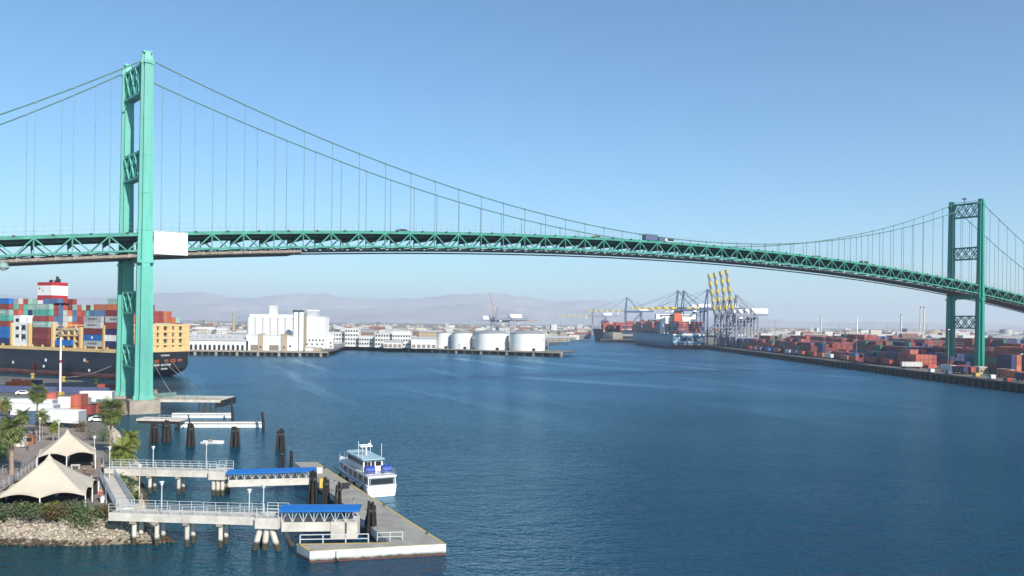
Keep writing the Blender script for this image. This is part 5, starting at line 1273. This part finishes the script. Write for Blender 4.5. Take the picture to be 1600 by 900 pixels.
for k, d in enumerate((1008, 980, 952, 926)):
    crane('quay crane with raised yellow banded boom, ' + ['leftmost', 'second from the left', 'third from the left', 'rightmost'][k] + ' of four', 248, d, M_cg, 40.0, 62, raised=True, wid=14, blen=50, lean=81, gauge=24, back=12)
crane('blue quay crane with lowered boom just left of the raised ones', 245, 1050, M_cb, 49, 73, 62); crane('blue quay crane with lowered boom above the blue ship, right one', 245, 1196, M_cb, 51, 77, 66); crane('blue quay crane with lowered boom above the blue ship, left one', 245, 1240, M_cb, 51, 79, 66)
crane('blue quay crane with lowered boom over the dark far ship', 205, 1500, M_cb, 51, 76, 66); crane('farther blue quay crane with a low banded boom at far left', 170, 1750, M_cg, 44, 60, 74, z0=2.5)
crane('pinkish red crane with steeply raised boom behind the tanks', XD(775, 1290), 1290, M_cg, 34, 52, raised=True, wid=16, blen=38, lean=78, bands=False, z0=2.5, group=None, bm_=M_cr); crane('grey crane with pale red horizontal boom behind the tanks', XD(795, 1300), 1300, M_cg, 31, 50, 42, wid=15, bands=False, z0=2.5, rz=R(180), group=None, bm_=M_cr)

# ---------------------------------------------------------------- ships and stacks of the right terminal
def cargo(label, c, rz, L, B, D, hm_, house, fun, seed, cont_tiers=5, pool=None, name='container_ship', transom=True, mark=None):
    t = thing(name, label, 'ship', (c[0], c[1], 0), rz); mb = MB()
    xs_ = [0, 2, 6, 12, 30, L * .5, L * .78, L * .9, L * .97, L]; hb_ = [.9, .96, 1, 1, 1, 1, .98, .62, .26, .03]; zb_ = [5, 3, .5, -1, -1, -1, -1, -1, -1, -1]
    for x, h_, zb in zip(xs_, hb_, zb_):
        fl = 3.5 * max(0, x / L - .75) * 4
        pts = [(h_ * B / 2 * (1 + .12 * max(0, x / L - .75) * 4), D + fl * .5), (h_ * B / 2, max(2.2, zb + 2)), (h_ * B / 2 * .86, zb), (0, zb)]
        for y, z in pts: mb.v.append((x + (z / D - 1) * 9 * max(0, x / L - .8) * 5 * .5, y, z))
        for y, z in pts[-2::-1]: mb.v.append((x + (z / D - 1) * 9 * max(0, x / L - .8) * 5 * .5, -y, z))
    for i in range(len(xs_) - 1):
        for j in range(6): mb.cur = 0 if j in (0, 5) else 1; mb.face((i * 7 + j, i * 7 + j + 1, (i + 1) * 7 + j + 1, (i + 1) * 7 + j), True)
        mb.cur = 0; mb.face((i * 7 + 6, i * 7, (i + 1) * 7, (i + 1) * 7 + 6))
    mb.cur = 0; mb.face(tuple(range(6, -1, -1))); mb.build('hull', [hm_, M_boot], t)
    if house is not None:
        hx = house; MB().bb(hx, hx + 12, -B * .44, B * .44, D, D + 22).build('accommodation_block', M_white, t); MB().bb(hx + 1, hx + 9, -B * .62, B * .62, D + 18.5, D + 24.5).build('bridge_wings', M_white, t)
        MB().bb(hx - .1, hx + 9.1, -B * .5, B * .5, D + 22.3, D + 23.3).build('bridge_windows', M_glass, t)
        f = MB().bb(hx - 9, hx - 1, -4.5, 4.5, D, D + 26).build('funnel', fun, t); MB().bb(hx - 8, hx - 2, -3.4, 3.4, D + 26, D + 29).build('exhausts', M_black, f)
        MB().tube([(hx + 5, 0, D + 24), (hx + 5, 0, D + 32)], .35, 6).build('mast', M_white, t)
    if transom: 
        for k in range(5): MB().bb(-.15, -.02, -B * .42 + k * B * .17, -B * .42 + k * B * .17 + B * .1, D * .52, D * .8).build('mooring_opening', M_white if k in (0, 4) else M_black, t)
        MB().bb(-.4, .3, -B * .46, B * .46, D * .46, D * .5).bb(-.4, .3, -B * .46, B * .46, D * .93, D + .3).build('stern_rails', M_cw, t)
    if mark: MB().bb(mark[0], mark[1], B / 2 * mark[4], B / 2 * mark[4] + .1, mark[2], mark[3]).build('name_band', M_grey, t)
    rr = random.Random(seed); cm = MB(); cs_, sn_ = math.cos(rz), math.sin(rz); nr = int(B * .92 / 2.5); x = 4.0
    while x < L * .86:
        if house is not None and house - 11 < x + 6 < house + 15: x += 3; continue
        tops = max(1, cont_tiers + rr.choice((-3, -1, 0, 0, 1))) - (1 if house is not None and x < house else 0)
        for r_ in range(nr):
            tp = max(0, tops - rr.choice((0, 0, 0, 1, 2)))
            for k in range(tp):
                if 0 < r_ < nr - 1 and k < tp - 2 and x > 5: continue
                y = -B * .46 + 1.25 + r_ * 2.5; cm.col = CC[rr.choice(pool or POOL)]
                cm.box((c[0] + (x + 6.1) * cs_ - y * sn_, c[1] + (x + 6.1) * sn_ + y * cs_, D + 1.6 + k * 2.75 + 1.3), (12.0, 2.4, 2.6), rz)
        x += 14.0
    tag(cm.build('stowed_containers', M_box), kind='stuff'); return t
M_hb = mat('blue_hull', (.065, .15, .235), .5, .12, .1, streak=True); M_hn = mat('navy_hull', (.02, .024, .05), .5, .15, .1, streak=True); M_ht = mat('grey_beige_hull', (.24, .21, .185), .6, .2, .1, streak=True)
REDS = ['brick red', 'maroon', 'maroon', 'brick red', 'brick red', 'navy', 'coral red', 'dark green', 'maroon', 'maroon', 'brick red', 'steel blue']
cargo('blue hulled container ship seen from its stern at the right quay', (211, 990), R(93), 285, 41, 17.5, M_hb, 62, mat('funnel_orange_red', (.55, .12, .06), .5, .06), 5, 5, REDS)
cargo('dark navy container ship lying across the channel end with its bow left', (262, 1372), R(174), 128, 32, 19, M_hn, None, M_red, 6, 4, ['maroon', 'coral red', 'brick red', 'navy'], transom=False, mark=(62, 84, 9, 12.5, 1.0))
cargo('grey beige container ship with red boxes between the two other ships', (182, 1480), R(262), 150, 33, 14, M_ht, None, M_red, 7, 6, ['coral red', 'brick red', 'coral red', 'light grey'], transom=False)

rt = random.Random(11); CAND = []; lastc = 'maroon'
TH = 2.75
blocks = [(251.5, 5, 514, 1010, 4), (283, 6, 545, 1040, 4), (306, 6, 470, 1060, 4), (329, 6, 420, 1080, 4), (352, 6, 470, 1080, 4), (376, 6, 560, 1080, 5), (400, 6, 540, 1090, 4), (426, 6, 600, 1090, 4), (452, 6, 640, 1100, 4), (480, 6, 680, 1100, 4), (510, 6, 740, 1100, 4), (545, 6, 800, 1120, 4), (580, 6, 860, 1120, 4)]
for bi, (x0, nrow, da, db, mx) in enumerate(blocks):
    nb = int((db - da) / 12.9); run_ = 0; th = mx; pal = REDS
    for b_ in range(nb):
        if run_ <= 0:
            run_ = rt.randint(2, 6); th = rt.choice((2, 3, 4, mx, mx, mx, mx + 1)); pal = rt.choice((REDS, REDS, ['coral red', 'brick red', 'brick red', 'brick red'], ['maroon', 'navy', 'maroon', 'dark green'], ['navy', 'steel blue', 'dark green', 'maroon', 'maroon']))
            if bi == 0 and b_ == 0: th, pal, run_ = 4, ['coral red', 'coral red', 'brick red', 'coral red', 'coral red'], 2
        run_ -= 1
        if rt.random() < .03: continue
        for r_ in range(nrow):
            tp = max(0, th - rt.choice((0, 0, 0, 1)) - (1 if rt.random() < .15 else 0))
            for k in range(tp):
                lastc = lastc if rt.random() < .5 else rt.choice(pal)
                CAND.append((bi, b_, r_, k, tp, x0 + r_ * 2.6, da + b_ * 12.9 + 6.2, 4.012 + k * TH, lastc, r_ == 0 or k == tp - 1 or b_ == 0))
extra = [(266, 446, 3, ['maroon', 'navy', 'navy', 'navy']), (268.7, 446, 2, ['coral red', 'orange', 'coral red', 'orange']), (266, 459, 2, ['dark green', 'maroon', 'dark green']), (291, 452, 2, ['maroon', 'brick red', 'dark green']), (285.5, 440, 2, ['dark green', 'maroon']), (300, 440, 2, ['navy', 'maroon']), (265, 488, 2, ['dark green', 'navy']), (262, 500, 2, ['maroon', 'maroon', 'navy'])]
for k_, (x, d, _, cols_) in enumerate(extra):
    for k, c_ in enumerate(cols_): container(c_, (x, d, 4.012 + k * TH), R(90), f"{c_} container, {ordn(k)} tier of the {ordn(k_)} small stack around the far tower foot", 'containers around the far tower')
apron = [(242.5, 392, 'navy', 0), (247, 470, 'white', 0), (243, 505, 'white', 1), (244, 560, 'brick red', 0), (243, 590, 'coral red', 0), (243.5, 606, 'orange', 0), (243, 636, 'white', 0), (244, 655, 'orange', 0), (244, 700, 'coral red', 0), (243, 730, 'white', 0), (243.5, 790, 'bright blue', 0), (243, 815, 'steel blue', 0), (243, 850, 'brick red', 0), (244, 540, 'brick red', 0), (244, 452, 'navy', 0), (248, 452, 'coral red', 0), (252, 470, 'brick red', 1), (247.5, 575, 'coral red', 0), (247.5, 622, 'maroon', 0), (243.5, 672, 'brick red', 0), (247.5, 690, 'orange', 0), (243.5, 715, 'steel blue', 0), (243.5, 760, 'coral red', 0), (247.5, 775, 'white', 0), (243.5, 832, 'orange', 0), (247.5, 528, 'brick red', 0), (248, 410, 'orange', 0), (253, 425, 'coral red', 0), (257, 432, 'light grey', 0)]
for k, (x, d, c_, q) in enumerate(apron): container(c_, (x, d, 5.3), R(90) if not q else 0.0, f'{c_} container on a chassis along the right quay, {ordn(k)} in the apron row', 'chassis containers on the right quay')
for k, (x, d, c_, q) in enumerate(apron):
    t = thing('chassis', f'low dark chassis under the {c_} container, {ordn(k)} in the apron row', 'trailer', (x, d, 4.01), R(90) if not q else 0.0, 'chassis on the right quay'); MB().bb(-6, 6, -.5, .5, .9, 1.27).build('frame', M_under, t); wheels(t, (-5, -3.7, 4), .95, .5)
vis = sorted([c_ for c_ in CAND if c_[9]], key=lambda c_: math.hypot(c_[5], c_[6])); NT = max(0, 300 - NCON); pick = set(id(c_) for c_ in vis[:NT])
st = MB()
for c_ in CAND:
    bi, b_, r_, k, tp, x, d, z, col, ex = c_
    if id(c_) in pick: container(col, (x, d, z), R(90), f"{col} container, {ordn(k)} tier, {ordn(b_)} bay, {ordn(r_)} row, {ordn(bi)} block inland on the right terminal", 'containers on the right terminal')
    else: st.col = tuple(q * rt.uniform(.8, 1.15) for q in CC[col]); st.box((x, d, z + 1.3), (2.44, 12.19, 2.6))
tag(st.build('far_container_stacks', M_box), kind='stuff')
# trucks, cars and kit on the right apron
for k, (px, py, c_, lb) in enumerate([(1455, 582, M_white, 'white truck cab on the right quay left of the far tower'), (1525, 589, M_yel, 'yellow yard tractor in front of the far tower'), (1549, 592, M_white, 'white van right of the far tower on the quay'), (1574, 597, M_red, 'red yard tractor at the right edge of the quay'), (1392, 570, M_yel, 'yellow yard truck below the coral red stack'), (1482, 585, M_blue1, 'blue yard truck in front of the far tower left leg')]):
    p = G(px, py, 4.01); car(lb, p, R(80), c_, 1.0, van=True)
bld('guard_house', 'small cream flat roofed building beside the far tower right leg', 'building', 1531, 1544, 452, 3.6, 6, M_tan2, M_pale, ((2, 1.2, .9, 1.1, M_glass),), z0=4.01); bld('quay_office', 'low pale office between the far tower legs', 'building', 1500, 1524, 470, 2.8, 5, M_pale, M_red, ((4, 1, 1, 1, M_glass),), z0=4.01)
quay_front('dark fendered quay edge along the right container terminal', (236, 1290), (236, 322), 4.0, 6.0, True)
for k, d in enumerate((365, 420, 480, 545, 610, 690, 780)):
    t = thing('light_pole', f'slim light pole on the right quay, {ordn(k)} from the right', 'light pole', (256 + 6 * (k % 2), d + 7, 4.01), 0, 'light poles on the right terminal'); MB().tube([(0, 0, 0), (0, 0, 24 if k > 1 else 12)], [.17, .1], 6).build('pole', M_steel, t); MB().box((0, 0, 24 if k > 1 else 12), (1.2, 1.2, .35)).build('lamp_head', M_white, t)

# ---------------------------------------------------------------- far harbour district
def chimney(label, px, d, h, r, m=None, cap=None, z0=2.5):
    t = thing('chimney', label, 'chimney', (XD(px, d), d, z0)); MB().lathe([(r, 0), (r * .75, h)], n=14).build('shaft', m or M_pale, t); MB().lathe([(r * .8, h - 3), (r * .85, h)], n=14).build('rim', cap or M_roofg, t); MB().lathe([(r * 1.5, 0), (r * 1.4, 3)], n=14).build('plinth', M_conc, t)
def cp(px, ytop, d): return ZD(px, ytop, d) - 2.5
chimney('pale power station chimney left of the far tower, single', 1408, 1900, cp(1408, 491, 1900), 2.4); chimney('left one of the twin tall chimneys by the far tower', 1438, 1800, cp(1438, 479, 1800), 1.7, None, M_under); chimney('right one of the twin tall chimneys by the far tower', 1443.5, 1800, cp(1443, 479, 1800), 1.7, None, M_under)
chimney('thin white spire rising behind the container stacks', 1339, 1500, cp(1338, 497, 1500), 1.5, M_white, M_white); chimney('thin distant stack above the terminal on the right', 1283, 3000, cp(1283, 493, 3000), 3.5); chimney('slim distant stack between cranes and silos', 365, 1500, cp(365, 489, 1500), 2.5, M_tan2)
t = thing('power_station', 'grey power station hall under the twin chimneys', 'power station', (XD(1440, 1790), 1790, 2.5)); MB().bb(-30, 25, 0, 30, 0, 16).build('hall', M_roofp, t); MB().bb(-30, 0, 4, 26, 16, 24).build('boiler_house', M_roofg, t); MB().bb(25, 70, 0, 24, 0, 10).build('annex', M_tan2, t)
t = thing('coal_heap', 'pale conical heap beside the power station', 'heap', (XD(1462, 1750), 1750, 2.5)); MB().lathe([(46, 0), (30, 9), (12, 19), (1, 24)], n=24).build('pile', M_tan2, t)
for k, (px, d, r, h) in enumerate(((1562, 1500, 17, 15), (1590, 1550, 17, 13), (1545, 1600, 15, 18), (1572, 1700, 12, 24))):
    t = thing('storage_tank', f'pale distant tank right of the far tower, {ordn(k)} of its cluster', 'tank', (XD(px, d), d, 2.5), 0, 'tanks behind the far tower'); MB().lathe([(r, 0), (r, h)], n=24).build('shell', M_roofp, t); MB().lathe([(r, h), (r * .5, h + r * .14), (.2, h + r * .18)], n=24).build('dome_roof', M_roofg, t)
rc = random.Random(5); CITYM = [M_w2, M_w2, M_w2, M_tan2, M_roofp, mat('city_beige', (.32, .265, .21), .8, .1), mat('city_grey', (.2, .2, .21), .8, .1), mat('city_brown', (.19, .12, .095), .8, .1), mat('city_white', (.55, .55, .54), .8, .05), mat('city_red', (.27, .1, .07), .8, .1)]
LM = [(300, 'beyond the arcaded warehouse'), (380, 'left of the grain silos'), (480, 'behind the grain silos'), (560, 'above the white offices'), (680, 'between offices and tanks'), (760, 'left of the red boom crane'), (860, 'behind the large tanks'), (960, 'left of the blue ship'), (1120, 'behind the blue ship'), (1260, 'right of the crane cluster'), (1400, 'around the white spire'), (1475, 'by the twin chimneys'), (1535, 'between the far tower legs'), (9999, 'right of the far tower')]
def where(px): return next(s_ for lim, s_ in LM if px < lim)
def city(n, p0, p1, d0, d1, hmax, wmax, label, grp, seed, hmin=3.0):
    rc = random.Random(seed)
    for k in range(n):
        px = rc.uniform(p0, p1); d = d0 + (d1 - d0) * rc.random() ** 1.3
        wd_, h_ = rc.uniform(8, wmax), rc.uniform(hmin, hmax) * (1.5 if rc.random() < .08 else 1); t = MB(); m = rc.choice(CITYM); x = XD(px, d); dp = rc.uniform(8, 22)
        t.bb(0, wd_, 0, dp, 0, h_); t.cur = 1
        if rc.random() < .55: t.bb(-.3, wd_ + .3, -.3, dp + .3, h_, h_ + .5)
        else:
            k0 = len(t.v); t.v += [(-.4, -.4, h_), (wd_ + .4, -.4, h_), (wd_ + .4, dp + .4, h_), (-.4, dp + .4, h_), (-.4, dp / 2, h_ + dp * .2), (wd_ + .4, dp / 2, h_ + dp * .2)]
            for f in ((0, 1, 5, 4), (2, 3, 4, 5), (1, 2, 5), (3, 0, 4)): t.face(tuple(k0 + i for i in f))
        t.cur = 2
        nw = max(2, int(wd_ / 4))
        for r_ in range(max(1, int(h_ / 3.4))):
            for i in range(nw):
                if rc.random() < .75: xx = wd_ * (i + .5) / nw; t.quad((xx - .7, -.05, 1 + r_ * 3.3), (xx + .7, -.05, 1 + r_ * 3.3), (xx + .7, -.05, 2.5 + r_ * 3.3), (xx - .7, -.05, 2.5 + r_ * 3.3))
        o = bpy.data.objects.new('building', t.mesh('building', [m, rc.choice((M_roofp, M_roofg, M_w2, mat('city_red', (0, 0, 0)))), M_glass])); COL.objects.link(o); o.location = (x, d, 2.5 if d > 1000 else GQ); o.rotation_euler = (0, 0, rc.uniform(-.3, .3)); 
        colw = {'white_render': 'white', 'tan_concrete': 'tan', 'pale_roof': 'pale grey', 'city_beige': 'beige', 'city_grey': 'grey', 'city_brown': 'brown', 'city_white': 'bright white', 'city_red': 'reddish'}[m.name]
        tag(o, f"{'tall ' if h_ > hmax * .75 else ('low ' if h_ < hmax * .4 else '')}{'wide ' if wd_ > wmax * .7 else ''}{colw} {label} {where(px)}{' (stepped roof)' if False else ''}", 'building', grp)
city(36, 270, 520, 735, 900, 9, 24, 'building', 'low buildings around the silos', 1)
city(28, 520, 690, 850, 925, 8, 24, 'back row building', 'buildings behind the offices', 2)
city(110, 240, 900, 1150, 3800, 13, 34, 'building in the hazy town', 'hazy town buildings left of the cranes', 3)
city(25, 880, 1110, 1950, 4200, 14, 50, 'building in the far haze', 'hazy buildings behind the cranes', 4)
city(100, 1190, 1640, 1130, 3600, 14, 44, 'building in the far haze', 'hazy industrial buildings on the right', 6)
def far_trees(n, p0, p1, d0, d1, label, grp, seed):
    rc = random.Random(seed)
    for k in range(n):
        px = rc.uniform(p0, p1); d = rc.uniform(d0, d1); h_ = rc.uniform(7, 13); t = thing('tree', ('tall ' if h_ > 11 else ('small ' if h_ < 9 else 'middling ')) + ('hazy ' if d > (d0 + d1) / 2 else '') + label + ' ' + where(px), 'tree', (XD(px, d), d, 2.5 if d > 930 else GQ), 0, grp)
        MB().tube([(0, 0, 0), (0, 0, h_ * .6)], [.35, .2], 5).build('trunk', M_brown, t); mb = MB()
        for q in range(4): leafball(mb, (rc.uniform(-2, 2), rc.uniform(-2, 2), h_ * rc.uniform(.5, .9)), (h_ * .3, h_ * .3, h_ * .22), 60, .8, rc)
        mb.build('crown', L_green, t)
far_trees(60, 240, 900, 900, 2400, 'distant dark green tree', 'trees in the hazy town', 8); far_trees(46, 1200, 1620, 1180, 2400, 'distant dark green tree', 'trees beyond the right terminal', 9)
for k in range(22):
    px = rc.uniform(280, 900) if k % 2 else rc.uniform(1200, 1600); d = rc.uniform(1150, 1900); h_ = rc.uniform(22, 36)
    t = thing('light_pole', 'thin distant light mast ' + where(px), 'light pole', (XD(px, d), d, 2.5), 0, 'thin masts left' if k % 2 else 'thin masts right'); MB().tube([(0, 0, 0), (0, 0, h_)], [.5, .3], 5).build('pole', M_steel, t); MB().box((0, 0, h_), (2.4, 2.4, .8)).build('lamp_head', M_steel, t)

ft = MB(); rc = random.Random(77)                                   # the rest of the town, too far to tell apart
FTC = [(.5, .5, .48), (.55, .54, .5), (.36, .3, .24), (.24, .22, .2), (.3, .16, .12), (.42, .42, .42), (.16, .17, .15), (.5, .45, .38), (.08, .1, .06), (.1, .11, .08)]
for k in range(1500):
    px = rc.uniform(230, 900) if k % 5 < 2 else (rc.uniform(1180, 1660) if k % 5 < 4 else rc.uniform(880, 1200)); d = 1250 + 4200 * rc.random() ** 1.5
    if 900 <= px < 1180 and d < 2000: d += 900
    ft.col = rc.choice(FTC); h_ = rc.uniform(3, 10) * (1 if rc.random() < .93 else 2.2); ft.box((XD(px, d), d, 2.5 + h_ / 2), (rc.uniform(8, 40), rc.uniform(8, 20), h_), rc.uniform(-.3, .3))
tag(ft.build('far_town', M_box), kind='stuff')

# ---------------------------------------------------------------- the hazy air
hb = MB().bb(-23500, 23500, -3500, 23500, -2.0, 600.0)
hm = bpy.data.materials.new('haze'); hm.use_nodes = True
n_, l_ = hm.node_tree.nodes, hm.node_tree.links
n_.remove(n_['Principled BSDF'])
pv = n_.new('ShaderNodeVolumePrincipled'); pv.inputs['Color'].default_value = (0.84, 0.91, 1.0, 1); pv.inputs['Density'].default_value = HAZE
pv.inputs['Anisotropy'].default_value = 0.2
l_.new(pv.outputs[0], n_['Material Output'].inputs['Volume'])
ho = hb.build('haze', hm); tag(ho, kind='stuff')
